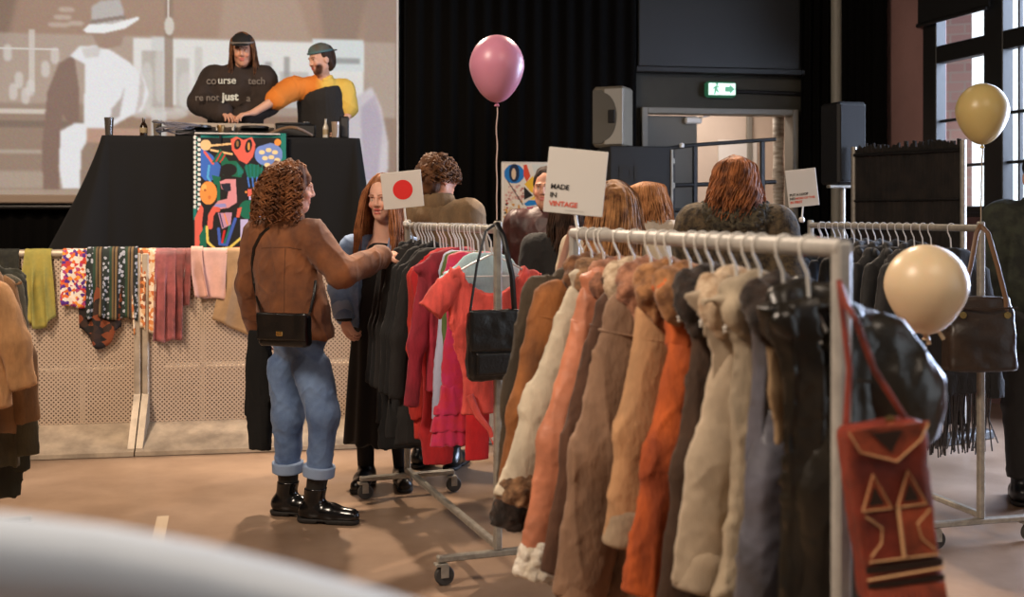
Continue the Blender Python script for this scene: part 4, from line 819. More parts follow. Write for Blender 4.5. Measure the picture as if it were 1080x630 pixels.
def coat(name, label, cat, rail, D, mb_, ms=None, sw=.18, hem=-.95, cuffL=None, cuffR=None, shL=None, hw=None, th=.045, collar=None, cmat=None, cuff=None, cuffr=.058, yaw=0.0, seed=0, group='vintage coats on the near rack', res=.0055, sr=.07, scoop=None, short=None, front=None, flare=0.0, amp=1.0, hemfn=None, drop=.075, sleeves=True, neckw=.06, hang=True, hlabel=None, hm=None, hgroup='white hangers on the near rack', lapel=None, buttons=None, x0=0.0, thhem=None):
    fr = rail.frame(D, yaw); e = empty(name, fr[0], label, cat, group); ms = ms or mb_
    cy = math.cos(yaw); pr_, pz = rail.px(D), HY+(CH-rail.H)*F/D
    loc = lambda p: ((p[0]-pr_)*D/F/cy, -(p[1]-pz)*D/F)
    zn = -.095; zsh = zn-drop; hw0 = hw
    sl = sw; sx = -sw
    if shL is not None: sx = loc(shL)[0]+.045
    wl = max(.06, -sx); xc = (sw+sx)/2*0; W1 = (sw+wl)/2; xcen = (sw-wl)/2; hw = hw0 or W1+.015
    g = G(res)
    zs = [zn, zn-.012, zsh, zsh-.06, -.42, (hem-.42)/2, hem]; zs = sorted(set(zs), reverse=True)
    pw = {zn: neckw, zn-.012: neckw+.035, zsh: W1, zsh-.06: W1-.006, -.42: (W1+hw)/2-.01, (hem-.42)/2: hw, hem: hw+flare}
    pt_ = {zn: .022, zn-.012: .03, zsh: .034, zsh-.06: th*.95, -.42: th, (hem-.42)/2: th, hem: thhem or th}
    px_ = {zn: 0, zn-.012: 0, zsh: xcen, zsh-.06: xcen, -.42: xcen*.8+x0*.5, (hem-.42)/2: xcen*.7+x0, hem: xcen*.7+x0}
    prof(g, zs, [pw[z] for z in zs], [pt_[z] for z in zs], xs=[px_[z] for z in zs])
    if scoop: g.ell((0, -th*.3, zn), (scoop[0], .12, scoop[1]), .004, cut=True)
    if front is not None:                          # open front: a shadowed slit between the two front edges
        zt_, zb = -.15, hem-.02
        g.fun((front-.02, -.1, zb), (front+.02, 0, zt_), lambda P: np.maximum(np.abs(P[..., 0]-front-.012*np.sin(P[..., 2]*5))-.006-.014*np.clip((P[..., 2]+.25)/.1, 0, 1.5), P[..., 1]+.006), .008, cut=True)
    if hemfn: g.fun((-1, -.3, hem-.1), (1, .3, hem+.3), lambda P: P[..., 2]-hemfn(P[..., 0]), .004, cut=True)
    g.put('body', mb_, e, fr, wr(seed, .013*amp, .006*amp))
    if sleeves:
        for sd in (-1, 1):
            x1 = sx if sd < 0 else sw; c = cuffL if sd < 0 else cuffR
            if c is not None: cx_, cz = loc(c); cz += 0
            elif short: cx_, cz = x1+sd*short[0], zsh-short[1]
            else: cx_, cz = x1+sd*.05, zsh-.60
            a = A(x1-sd*.02, 0, zsh-.03); z_ = A(cx_, -.012, cz); mid = (a+z_)/2+A(sd*(.012), -.012, 0) if not short else (a+z_)/2
            s = G(res); rr = [sr, sr*1.0, sr*.92] if not short else [sr, sr*1.08, sr*1.15]
            s.cap(a, mid, rr[0], rr[1], .03, (A(0, 1, 0), .56)); s.cap(mid, z_, rr[1], rr[2], .03, (A(0, 1, 0), .56))
            dn = nrm(z_-mid); s.fun(z_-.2, z_+.2, lambda P, z_=z_, dn=dn: -(((P-z_)@dn.astype(np.float32))-.0), .006, cut=True)
            so = s.put('sleeve', ms, e, fr, wr_s(seed+sd, .009*amp, .005*amp))
            if res < .006:
                up_ = nrm(A(0, 1, 0)-dn*dn[1]); sd_ = np.cross(dn, up_); cc = a+dn*.045
                MB().tube([xf(cc+sd_*math.cos(t)*rr[0]*1.0+up_*math.sin(t)*rr[0]*.6, fr) for t in np.linspace(0, 2*math.pi, 25)[:-1]], .0035, 6, closed=True).build('seam', ms, so, True, True)
            if cuff is not None:
                q = G(res); q.cap(z_-dn*.045, z_+dn*.0, cuffr, cuffr*1.05, .01, (A(0, 1, 0), .75)); q.fun(z_-.2, z_+.2, lambda P, z_=z_, dn=dn: -(((P-z_)@dn.astype(np.float32))-.012), .01, cut=True)
                q.put('cuff', cuff, so, fr, fur(seed+2) if 'fur' in cuff.name else wr_s(seed, .003, .002))
    if collar is not None:
        ln, rad = collar[0]*.65, collar[1]*.85; q = G(min(res, .006)); P0 = [A(-.035-.02, -th*.9, -.12-ln), A(-.066, -.026, -.135), A(-.054, .012, -.098), A(0, .03, -.084), A(.054, .012, -.098), A(.066, -.026, -.135), A(.035+.02, -th*.9, -.12-ln)]
        q.chain(P0, [rad*.45, rad*.8, rad*.85, rad*.85, rad*.85, rad*.8, rad*.45], .03, (A(0, 1, 0), .8))
        q.put('collar', cmat or mb_, e, fr, fur(seed+7, .0045) if 'fur' in (cmat or mb_).name else wr(seed+7, .003, .002))
    if lapel is not None:
        for sd in (-1, 1):
            q = G(.005); q.chain([A(sd*.055, -th*.85, -.14), A(sd*.04, -th-.003, -.28), A(sd*.026, -th-.004, -.5), A(sd*.022, -th-.004, hem+.06)], [.015, .017, .013, .011], .02, (A(0, 1, 0), .35)); q.put('lapel', lapel, e, fr, wr(seed+sd, .003, .002))
    if buttons:
        for z in np.linspace(-.36, hem+.2, buttons[0]): MB().lathe([(.001, 0), (.012, 0), (.013, .004), (.009, .006), (.001, .005)], xf(A(.03, -th-.006, z), fr), 12, np.array([fr[1][0], fr[1][2], -fr[1][1]])).build('button', buttons[1], e, True, True)
    if hang: hanger(rail, D, hlabel or ' '.join(('hanger holding the '+label.split(' hanging')[0].split(',')[0]).split()[:15]), hm or m_plast, yaw, w=max(.03, min(wl, sw, .2)-.018), group=hgroup, drop=drop)
    return e, fr

fab = lambda n, c, v=.25, vs=5, c2=None, b=.6, r=.85, sh=.05: mat(n, c, rough=r, var=v, vs=vs*2, col2=c2, bump=b, bs=120, sheen=sh, stretch=(1, 1, .35))
# near rack: sheepskin, suede and leather coats ------------------------------------------------
R1 = Rail((.195, 3.55), (.576, 1.99), 'clothes_rack', 'white clothes rack crowded with brown suede and sheepskin coats', m_steel, over=.012, r=.0175)
fx = {n: mat(n, c, rough=.95, var=.55, vs=30, col2=c2, bump=.9, bs=170, sheen=.12) for n, c, c2 in (('brown_fur', (126, 84, 52), (72, 44, 28)), ('pink_brown_fur', (176, 122, 92), (112, 72, 54)), ('tan_fur', (176, 124, 78), (112, 74, 46)), ('dark_fur', (50, 34, 24), (26, 18, 14)), ('cream_fur', (206, 184, 156), (150, 120, 90)), ('white_fur', (228, 220, 206), (196, 182, 160)), ('mottled_fur', (150, 112, 78), (66, 46, 32)))}
coat('coat', 'dark olive wool coat hanging furthest back on the near rack', 'coat', R1, 3.46, fab('dark_olive_wool', (66, 52, 34)), shL=(548, 318), cuffL=(540, 520), hem=-.98, seed=1, sw=.17, th=.042)
coat('coat', 'ochre suede coat with dark fur cuffs and brown fur collar', 'coat', R1, 3.37, fab('ochre_suede', (150, 92, 44), .4, 6, (100, 60, 30)), shL=(562, 305), cuffL=(536, 545), hem=-.86, seed=2, collar=(.1, .036), cmat=fx['brown_fur'], cuff=fx['dark_fur'], cuffr=.062, th=.045)
coat('coat', 'cream white coat with mottled brown fur cuffs', 'coat', R1, 3.26, fab('cream_wool', (206, 192, 168), .14, 6), shL=(592, 306), cuffL=(542, 520), hem=-.9, seed=3, collar=(.08, .034), cmat=fx['mottled_fur'], cuff=fx['mottled_fur'], cuffr=.06, th=.045)
coat('coat', 'peach leather sheepskin coat with thick white fur cuffs', 'coat', R1, 3.13, mat('peach_leather', (208, 132, 98), rough=.5, var=.2, vs=7, bump=.25, bs=60), shL=(606, 318), cuffL=(562, 596), hem=-1.02, seed=4, collar=(.08, .034), cmat=fx['pink_brown_fur'], cuff=fx['white_fur'], cuffr=.062, th=.045)
coat('coat', 'dark chocolate suede coat between the peach and taupe coats', 'coat', R1, 3.01, fab('chocolate_suede', (92, 58, 38), .35, 6), shL=(626, 322), cuffL=(588, 600), hem=-1.04, seed=5, collar=(.1, .036), cmat=fx['cream_fur'], th=.045)
coat('coat', 'large taupe suede coat with a fluffy pinkish-brown fur collar', 'coat', R1, 2.89, fab('taupe_suede', (150, 116, 90), .28, 5, (112, 84, 64)), shL=(640, 325), cuffL=(606, 622), hem=-1.1, seed=6, collar=(.12, .042), cmat=fx['pink_brown_fur'], th=.05, sr=.082, cuff=fab('taupe_suede', (0, 0, 0)), cuffr=.06)
coat('coat', 'tan sheepskin coat with strapped cuffs beside the orange coat', 'coat', R1, 2.76, fab('tan_suede', (196, 148, 104), .2, 6), shL=(672, 322), cuffL=(656, 566), hem=-1.1, seed=7, collar=(.1, .042), cmat=fx['tan_fur'], cuff=fab('stone_suede', (176, 152, 124)), cuffr=.058, th=.045)
coat('coat', 'bright burnt orange suede coat, the most vivid one on the rack', 'coat', R1, 2.64, fab('orange_suede', (208, 98, 36), .4, 6, (140, 60, 22)), shL=(712, 322), cuffL=(676, 622), hem=-1.1, seed=8, collar=(.1, .038), cmat=fx['tan_fur'], th=.045, amp=1.2)
coat('coat', 'dark brown coat with shaggy dark fur collar, next to the orange coat', 'coat', R1, 2.52, fab('dark_brown_suede', (70, 46, 28), .35, 6), shL=(738, 318), cuffL=(714, 640), hem=-1.1, seed=9, collar=(.12, .04), cmat=fx['dark_fur'], th=.045)
cor = mat('sand_corduroy', (192, 172, 146), rough=.9, var=.18, vs=5, bump=.35, wave=70, sheen=.2)
coat('coat', 'sand coloured corduroy coat with turned-up cuffs', 'coat', R1, 2.40, cor, shL=(762, 318), cuffL=(738, 612), hem=-1.1, seed=10, collar=(.1, .038), cmat=fx['cream_fur'], cuff=mat('sand_corduroy', (0, 0, 0)), cuffr=.064, th=.045, sr=.076)
coat('coat', 'pale stone grey coat with big pointed collar behind the blue-grey leather coat', 'coat', R1, 2.29, fab('stone_wool', (178, 160, 134), .2, 6), shL=(806, 318), cuffL=(800, 690), hem=-1.05, sr=.06, seed=11, collar=(.08, .036), cmat=fab('stone_wool', (0, 0, 0)), th=.04)
m_bl = mat('blue_grey_leather', (104, 104, 116), rough=.42, var=.45, vs=4, col2=(58, 54, 52), bump=.25, bs=50)
coat('coat', 'blue-grey leather coat with dark fur collar and tan trim', 'coat', R1, 2.195, m_bl, shL=(828, 325), cuffL=(802, 640), hem=-1.0, hw=.15, sr=.08, seed=12, collar=(.1, .036), cmat=fx['dark_fur'], th=.04, lapel=fab('tan_trim', (178, 146, 108)), yaw=.1)
m_ol = mat('dark_olive_leather', (44, 38, 29), rough=.3, var=.4, vs=5, bump=.25, bs=50)
coat('coat', 'dark olive leather coat hanging nearest on the rack by the post', 'coat', R1, 2.10, m_ol, sw=.16, shL=(872, 330), cuffL=(862, 660), cuffR=(962, 470), hem=-.95, hw=.125, sr=.078, seed=13, collar=(.06, .026), cmat=m_ol, th=.04, front=0.03, x0=.03, buttons=(4, m_brass))
for px, D, l in ((620, 3.30, 'bare white hanger between the cream and ochre coats'), (690, 2.82, 'bare white hanger between the taupe and tan coats'), (735, 2.58, 'bare white hanger between the orange and dark brown coats'), (765, 2.46, 'bare white hanger beside the sand corduroy coat'), (815, 2.34, 'bare white hanger between the sand and stone grey coats')): hanger(R1, D, l, m_plast, .05, .06, .0036, 'white hangers on the near rack')

# middle rack: black clothes, then red ones ------------------------------------------------------
R2 = Rail((-.54, 5.88), (-.057, 4.53), 'clothes_rack', 'steel clothes rack of black and red clothes between the two women and the coats', m_alu, over=.035)
def td(t): return 5.88+(4.53-5.88)*t
mk = lambda n, c, **k: fab(n, c, **k)
gb, hb = 'black clothes on the middle rack', 'pale hangers on the middle rack'
m_hang = mat('pale_hanger', (206, 206, 208), rough=.35)
bl = [('coat', 'black coat at the far end of the middle rack, touched by the outstretched hand', 'coat', .085, (24, 22, 22), -.98), ('dress', 'long black dress, second from the far end of the middle rack', 'dress', .15, (20, 19, 19), -1.1), ('blouse', 'faded black blouse, third from the far end of the middle rack', 'blouse', .21, (34, 30, 28), -.8), ('dress', 'charcoal black dress hanging fourth from the far end of the middle rack', 'dress', .29, (28, 27, 27), -1.0), ('jacket', 'black jacket with thin pale seams in the middle of the black clothes', 'jacket', .36, (22, 21, 22), -.85), ('dress', 'black ribbed dress hanging right against the red clothes', 'dress', .43, (30, 28, 27), -1.0)]
for i, (n, l, c, t, co, hem) in enumerate(bl):
    coat(n, l, c, R2, td(t), mk('black_cloth_%s' % 'abcdef'[i], co, v=.3, sh=0), sw=.165, hem=hem, seed=20+i, group=gb, res=.011, th=.036, sr=.042, collar=(.05, .02) if n != 'dress' else None, cmat=mk('black_cloth_%s' % 'abcdef'[i], co), flare=.03 if n == 'dress' else 0, hm=m_hang, hgroup=hb, amp=.6, sleeves=True, drop=.09)
gr = 'bright clothes on the middle rack'
kw = dict(group=gr, hm=m_hang, hgroup=hb, res=.009, drop=.085)
coat('dress', 'scarlet long-sleeved dress hanging next to the black clothes', 'dress', R2, td(.50), mk('scarlet_jersey', (206, 52, 42), v=.25), sw=.165, hw=.09, x0=-.07, hem=-.96, seed=31, th=.034, sr=.042, cuffL=(440, 440), **kw)
coat('dress', 'crimson red dress just in front of the scarlet one', 'dress', R2, td(.56), mk('crimson_jersey', (196, 34, 40), v=.25), sw=.165, hw=.07, x0=-.07, hem=-1.06, seed=32, th=.034, sr=.042, cuffL=(458, 430), **kw)
coat('cardigan', 'dark pink cardigan squeezed between the crimson dress and pale blue tunic', 'cardigan', R2, td(.62), mk('dark_pink_knit', (172, 40, 60), v=.3), sw=.165, hem=-.72, seed=33, th=.034, sr=.04, **kw)
coat('tunic', 'pale lilac-blue tunic hanging below the coral top', 'tunic', R2, td(.68), mk('lilac_cotton', (184, 188, 214), v=.1), sw=.12, hw=.05, hem=-.82, seed=34, th=.03, x0=-.085, amp=.5, sleeves=False, **kw)
coat('vest', 'olive green vest half hidden behind the coral top', 'vest', R2, td(.73), mk('olive_green_cotton', (96, 118, 62), v=.2), sw=.12, hw=.06, hem=-.70, seed=35, th=.028, sleeves=False, x0=-.05, amp=.5, **kw)
m_tul = mat('magenta_tulle', (190, 26, 88), rough=.7, var=.4, vs=14, col2=(196, 30, 50), bump=.5, bs=90, sheen=.4)
e, fr = coat('dress', 'magenta tiered tulle dress showing below the coral top', 'dress', R2, td(.785), m_tul, sw=.12, hw=.08, hem=-.72, seed=36, th=.03, sleeves=False, x0=-.05, amp=.5, **kw)
for k, (z, w) in enumerate(((-.72, .10), (-.79, .115), (-.85, .125))):
    g = G(.007); prof(g, [z+.06, z, z-.06], [.085, w*.85, w], [.024, .03, .034], xs=[-.07, -.07, -.07]); g.put('tier', m_tul, e, fr, lambda P, k=k: .0025*np.sin(P[..., 0]*150+k)+.004*vnoise(P, (60, 30, 12), k))
tr_ = mk('red_trouser_cloth', (206, 26, 34), v=.2)
e = empty('trousers', R2.at(td(.83)), 'bright red trousers hanging folded, ends showing lowest on the middle rack', 'trousers', gr); fr = R2.frame(td(.83)); g = G(.008); prof(g, [-.16, -.5, -.965], [.06, .055, .05], [.028, .028, .028], xs=[0.0, 0.0, -.01]); g.put('legs', tr_, e, fr, wr(41, .005, .003)); MB().box(xf(A(0, 0, -.145), fr), (.125, .06, .03), fr[1], .008).build('waistband', tr_, e, world=True)
hanger(R2, td(.83), 'pale hanger holding the bright red trousers', m_hang, 0, .1, .004, hb)
coat('blouse', 'pale blue blouse framed by the neckline of the coral top', 'blouse', R2, td(.885), mk('pale_blue_cotton', (176, 206, 214), v=.12), sw=.17, hem=-.70, hw=.1, seed=37, th=.024, sr=.03, short=(.02, .06), x0=.02, amp=.5, **kw)
m_cor = mk('coral_jersey', (232, 88, 78), v=.2, vs=9)
kw2 = dict(kw); kw2['res'] = .0065
e, fr = coat('top', 'coral short-sleeved top with a wide scooped neck, nearest on the middle rack', 'top', R2, td(.95), m_cor, sw=.185, hw=.07, hem=-.74, seed=38, th=.022, sr=.046, short=(.07, .145), scoop=(.135, .17), x0=-.05, amp=.7, yaw=-.08, **kw2)
pts = [A(-.10, -.035, -.66), A(-.07, -.045, -.74), A(-.02, -.04, -.80), A(.0, -.042, -.86)]; MB().tube([xf(p, fr) for p in pts], [.016, .014, .011, .008], 8).build('tie', m_cor, e, True, True); MB().tube([xf(A(-.01, -.045, -.83), fr), xf(A(.03, -.045, -.90), fr), xf(A(.06, -.045, -.95), fr)], .008, 8).build('ribbon', m_white, e, True, True)
for i, t in enumerate((.085, .17, .25, .325, .465, .60, .65, .76)): hanger(R2, td(t), 'bare pale hanger on the middle rack, '+['first from its far end', 'second from its far end', 'third from its far end', 'fourth from its far end', 'between the black and scarlet dresses', 'behind the dark pink cardigan', 'beside the pale lilac-blue tunic', 'beside the magenta tulle dress'][i], m_hang, .1*math.sin(i*2), .05, .0036, hb)

# further rack: dark clothes with fringes
R3 = Rail((1.69, 6.44), (2.06, 5.0), 'clothes_rack', 'steel clothes rack of dark clothes beside the bright window', m_alu, over=.03)
gd, hd = 'dark clothes on the window rack', 'pale hangers on the window rack'
dk_ = [('jacket', 'red jacket at the far end of the window rack', 'jacket', .08, (150, 54, 46), -.8), ('jacket', 'grey-blue denim jacket, second from the far end of the window rack', 'jacket', .13, (92, 104, 118), -.8), ('jacket', 'navy jacket, third from the far end of the window rack', 'jacket', .22, (44, 54, 72), -.82), ('coat', 'black coat next to the navy jacket on the window rack', 'coat', .31, (28, 26, 26), -.95), ('jacket', 'brown-black leather jacket in the middle of the window rack', 'jacket', .40, (40, 34, 30), -.85), ('dress', 'long black dress in the middle of the window rack', 'dress', .49, (20, 19, 20), -1.05), ('jacket', 'black waxed jacket behind the cream balloon', 'jacket', .58, (30, 30, 30), -.85), ('cardigan', 'charcoal cardigan behind the cream balloon', 'cardigan', .67, (40, 38, 38), -.9)]
for i, (n, l, c, t, co, hem) in enumerate(dk_):
    coat(n, l, c, R3, 6.44+(5.0-6.44)*t, mk('dark_cloth_%s' % 'abcdefgh'[i], co, v=.35, sh=.1, r=.7), sw=.165, hem=hem, seed=50+i, group=gd, res=.012, th=.038, sr=.045, collar=(.05, .022), cmat=mk('dark_cloth_%s' % 'abcdefgh'[i], co), hm=m_hang, hgroup=hd, drop=.09, yaw=.1*math.sin(i*1.7))
for j, (t, l, hem) in enumerate(((.76, 'black fringed shawl behind the brown leather tote', -.80), (.86, 'black suede jacket with the longest fringe on the window rack', -.76))):
    m_ = mk('black_suede_%s' % 'ab'[j], (22, 20, 20), v=.3, sh=.1); e, fr = coat('shawl' if j == 0 else 'jacket', l, 'shawl' if j == 0 else 'jacket', R3, 6.44+(5.0-6.44)*t, m_, sw=.175, hem=hem, hw=.2, seed=60+j, group=gd, res=.010, th=.036, sr=.045, sleeves=j == 1, hm=m_hang, hgroup=hd, drop=.09)
    q = MB(); r_ = np.random.default_rng(j)
    for i in range(64):
        x = -.2+.4*(i+.5)/64; y = (-1 if i % 2 else 1)*.022; ln = .2+.06*r_.random()+.05*(1 if j else 0); z = hem+.02; q.tube([xf(A(x, y, z), fr), xf(A(x+.01*r_.standard_normal(), y, z-ln*.5), fr), xf(A(x+.016*r_.standard_normal(), y, z-ln), fr)], .0034, 5)
    q.build('fringe', mat('black_fringe', (30, 28, 28), rough=.35, spec=.7), e, True, True)
for i, t in enumerate((.09, .18, .265, .355, .445, .535, .625, .715)): hanger(R3, 6.44+(5.0-6.44)*t, 'bare pale hanger on window rack, '+['between the red and denim jackets', 'between the denim and navy jackets', 'between the navy jacket and black coat', 'between the black coat and leather jacket', 'between the leather jacket and long dress', 'between the long dress and waxed jacket', 'between the waxed jacket and charcoal cardigan', 'beside the charcoal cardigan'][i], m_hang, .12*math.sin(i*2), .05, .0036, hd)
# rack at the frame edge: only coat ends show
R4 = Rail((-2.36, 4.95), (-1.755, 3.45), 'clothes_rack', 'clothes rack of tan, brown and green coats cut off by the frame edge', m_alu)
for i, (l, D, co, hem, sw, cr) in enumerate((('short tan wool jacket at the frame edge, in front of the longer dark coats', 3.98, (196, 144, 92), -.62, .175, (20, 414)), ('long dark green coat at the frame edge, hanging lowest', 4.62, (52, 50, 34), -1.1, .2, (14, 500)), ('brown coat at the frame edge, right behind the tan jacket', 4.2, (128, 90, 52), -.76, .185, (24, 450)), ('green-brown coat at the frame edge between the brown and longest green coats', 4.41, (78, 70, 46), -.93, .19, (22, 485)))):
    coat('coat', l, 'coat', R4, D, mk('edge_cloth_%s' % 'abcd'[i], co, v=.3), sw=sw, hem=hem, seed=70+i, group='coats at the frame edge', res=.010, th=.05, sr=.052, cuffR=cr, collar=(.06, .028), cmat=mk('edge_cloth_%s' % 'abcd'[i], co), hgroup='hangers at the frame edge', drop=.1)

# ------------------------------------------------------------------ signs clipped to the racks
def board(name, label, cat, D, corners, stem_px, zr):
    TL, TR, BR, BL = [W(x, y, D) for x, y in corners]; c = (TL+TR+BR+BL)/4; rt_ = nrm((TR-TL)+(BR-BL)); up = nrm((TL-BL)+(TR-BR)); up = nrm(up-rt_*np.dot(up, rt_)); n = np.cross(rt_, up)
    w = (np.linalg.norm(TR-TL)+np.linalg.norm(BR-BL))/2; h = (np.linalg.norm(TL-BL)+np.linalg.norm(TR-BR))/2
    e = empty(name, W(*stem_px, D), label, cat); MB().box(c, (w, .006, h), np.array([rt_, -n, up]), .0015).build('board', m_white, e, world=True)
    b0 = c-up*(h/2-.03)-n*.006; b1 = W(*stem_px, D)+A(0, .008, 0); MB().tube([b0, b1], .005, 8).build('stem', m_plast, e, True, True); MB().box(b1, (.03, .03, .03), None, .008).build('clip', m_plast, e, world=True)
    return e, c, rt_, up, n, w, h
e, c, r_, u_, n_, w, h = board('text_sign', 'white sign reading MADE IN VINTAGE above the near coat rack', 'sign', 3.56, [(576, 155), (638, 160), (639, 230), (576, 223)], (610, 245), 0)
for i, (t, m) in enumerate((('MADE', m_ink), ('IN', m_ink), ('VINTAGE', m_oink))): lettering(t, .0215, c-r_*(w/2-.016)+u_*(-h/2+.075-.0265*i)+n_*.0036, r_, u_, m, e, .0006)
lettering('- - - - - - - - - -', .010, c-r_*(w/2-.068)+u_*(-h/2+.009)+n_*.0036, r_, u_, m_gink, e, .0006)
e, c, r_, u_, n_, w, h = board('flag_sign', 'white sign with a red disc on the rack beside the woman in denim', 'sign', 5.80, [(401, 183), (443, 179), (448, 217), (405, 222)], (428, 236), 0)
MB().lathe([(.001, 0), (.0505, 0), (.0505, .0012), (.001, .0012)], c+r_*.003+n_*.0032, 40, np.array([r_, u_, n_])).build('red_disc', m_red, e, world=True)
e, c, r_, u_, n_, w, h = board('text_sign', 'small white sign with three lines of text on the dark window rack', 'sign', 6.40, [(831, 180), (862, 177), (862, 216), (829, 220)], (846, 232), 0)
for i, (t, m) in enumerate((('PUT A LOOP', m_ink), ('NO', m_ink), ('IN FIRST', m_oink))): lettering(t, .0185, c-r_*(w/2-.010)+u_*(-h/2+.064-.021*i)+n_*.0036, r_, u_, m, e, .0008)
lettering('MORE OF THIS', .0165, c-r_*(w/2-.042)+u_*(-h/2+.043)+n_*.0036, r_, u_, m_oink, e, .0005)

sp_ = [W(604, 240, 3.60), W(600, 252, 3.62), W(594, 272, 3.62), W(588, 296, 3.62)]
e = empty('leather_strap', sp_[0], 'pinkish tan leather strap hung from the far end of the near rack', 'strap'); MB().tube(sp_, .011, 8, flat=(A(0, 1, 0), .3)).build('band', mat('pink_tan_leather', (168, 124, 104), rough=.5), e, True, True); MB().box(sp_[-1], (.03, .008, .03), None, .003).build('buckle', m_brass, e, world=True)
# ------------------------------------------------------------------ balloons
def balloon(label, c, rx, rz, m, string_to, sm, bow=None):
    e = empty('balloon', string_to, label, 'balloon'); pr_ = []
    for t in np.linspace(0, math.pi, 26):
        z = -math.cos(t); r = math.sin(t); k = 1+.16*max(0, -z)**1.5; pr_.append((max(.0006, rx*r*(1-.10*max(0, -z))), rz*z*k if z < 0 else rz*z))
    MB().lathe(pr_, c, 36).build('skin', m, e, True, True); b = c-E3*rz*1.15
    MB().lathe([(.001, .012), (.006, .004), (.004, -.002), (.011, -.014), (.009, -.016), (.001, -.01)], b, 14).build('knot', m, e, True, True)
    L_ = b[2]-.008-string_to[2]; MB().tube([b-E3*.004+(string_to-b)*t*1.0+A(.003*math.sin(t*21), .003*math.cos(t*17), 0)*(1-t) for t in np.linspace(0, 1, 26)], .0026, 6).build('string', sm, e, True, True)
    if bow:
        q = MB()
        for p in bow: q.tube([b-E3*.002]+[b+A(*x) for x in p], .006, 6, flat=(A(0, 1, 0), .4))
        q.build('ribbon', m, e, True, True)
bm = lambda n, c: mat(n, c, rough=.34, spec=.4, sss=.15)
p = W(524, 70, 4.53); balloon('pink balloon floating above the middle rack on a long string', p, 29*4.53/F, 33*4.53/F, bm('pink_latex', (192, 126, 148)), W(524, 231, 4.53), mat('pale_string', (196, 170, 158), rough=.7))
p = W(1036, 118, 5.0); balloon('yellow-beige balloon floating in front of the tall window', p, 27*5.0/F, 30*5.0/F, bm('yellow_latex', (190, 168, 110)), R3.b+E3*(RH+.03), mat('tan_string', (150, 130, 100), rough=.7))
p = W(977, 302, 3.0); wt = A(p[0], 3.0, .05); balloon('cream balloon with a ribbon bow floating beside the red leather bag', p, 43*3.0/F, 44*3.0/F, bm('cream_latex', (212, 188, 152)), wt, mat('dark_string', (70, 60, 48), rough=.7), [[(-.02, 0, .012), (-.05, 0, -.004), (-.068, 0, .006)], [(.018, 0, .012), (.034, 0, .006), (.046, 0, -.014)], [(.004, 0, -.012), (.006, -.004, -.026)]])
tag(MB().lathe([(.001, 0), (.045, 0), (.05, .03), (.02, .05), (.001, .052)], A(p[0], 3.0, 0), 18).build('balloon_weight', m_alu, None, True), 'small round weight on the floor under the cream balloon', 'weight')

# ------------------------------------------------------------------ bags on the racks
# black bag on the middle rack's post
D = 4.47; bc = W(518, 364, D); bfr = R2.frame(4.53); e = empty('handbag', W(523, 236, D), 'black leather bag with long straps hung on the middle rack post', 'bag', 'bags hung on the racks'); ax = bfr[1]
g = G(.005); g.rbox((0, 0, 0), (.10, .036, .138), .026, .01); V = g.put('body', m_bleather, e, (bc, ax), lambda P: .004*vnoise(P, 18, 3)+.002*vnoise(P, 50, 4))
g = G(.005); g.rbox((0, -.038, .06), (.102, .009, .082), .008, .01); g.put('flap', m_bleather, e, (bc, ax), lambda P: .002*vnoise(P, 30, 8))
g = G(.005); g.rbox((0.0, -.036, -.07), (.075, .010, .045), .008, .01); g.put('pocket', m_bleather, e, (bc, ax))
MB().tube([xf(A(-.094, -.02, .13), (bc, ax)), W(503, 280, D-.03), W(512, 244, D), W(522, 237, D+.03)], .0055, 8, flat=(ax[1], .4)).build('strap', m_bleather, e, True, True)
MB().tube([xf(A(.094, -.01, .13), (bc, ax)), W(540, 290, D-.03), W(531, 250, D), W(524, 236, D+.03)], .012, 8, flat=(ax[1], .3)).build('strap', m_bleather, e, True, True)
# brown tote on the window rack's post
D = 4.9; bc = W(1034, 352, D); e = empty('tote_bag', W(1034, 236, D), 'large brown leather tote hung on the window rack post', 'bag', 'bags hung on the racks'); m_br = mat('brown_leather', (52, 38, 27), rough=.36, var=.3, vs=6, bump=.25, bs=60); I3 = np.eye(3)
g = G(.007); hw_, hh_ = 38*D/F, 39*D/F; prof(g, [hh_, 0, -hh_*.9, -hh_], [hw_*.86, hw_*.96, hw_, hw_*.96], [.03, .06, .07, .06], p=4); g.put('body', m_br, e, (bc, I3), lambda P: .006*vnoise(P, (9, 9, 6), 2)+.003*vnoise(P, 26, 5))
MB().tube([bc+A(-hw_*.92, -.045, hh_*.72), bc+A(0, -.062, hh_*.69), bc+A(hw_*.92, -.045, hh_*.72)], .004, 6).build('seam', m_br, e, True, True)
for sx in (-.6, .62):
    b = bc+A(hw_*sx, -.035, hh_*.9); MB().tube([b-E3*.05, b, W(1024 if sx < 0 else 1052, 280, D), W(1030 if sx < 0 else 1042, 246, D), W(1034.5, 238, D+.02)], .011, 8, flat=(A(0, 1, 0), .4)).build('strap', mat('strap_leather', (104, 74, 48), rough=.4), e, True, True)
    MB().lathe([(.008, -.003), (.015, -.003), (.015, .003), (.008, .003)], b-E3*.06-A(0, .012, 0), 14, np.array([A(1, 0, 0), A(0, 0, 1), A(0, -1, 0)])).build('ring', m_brass, e, True, True)
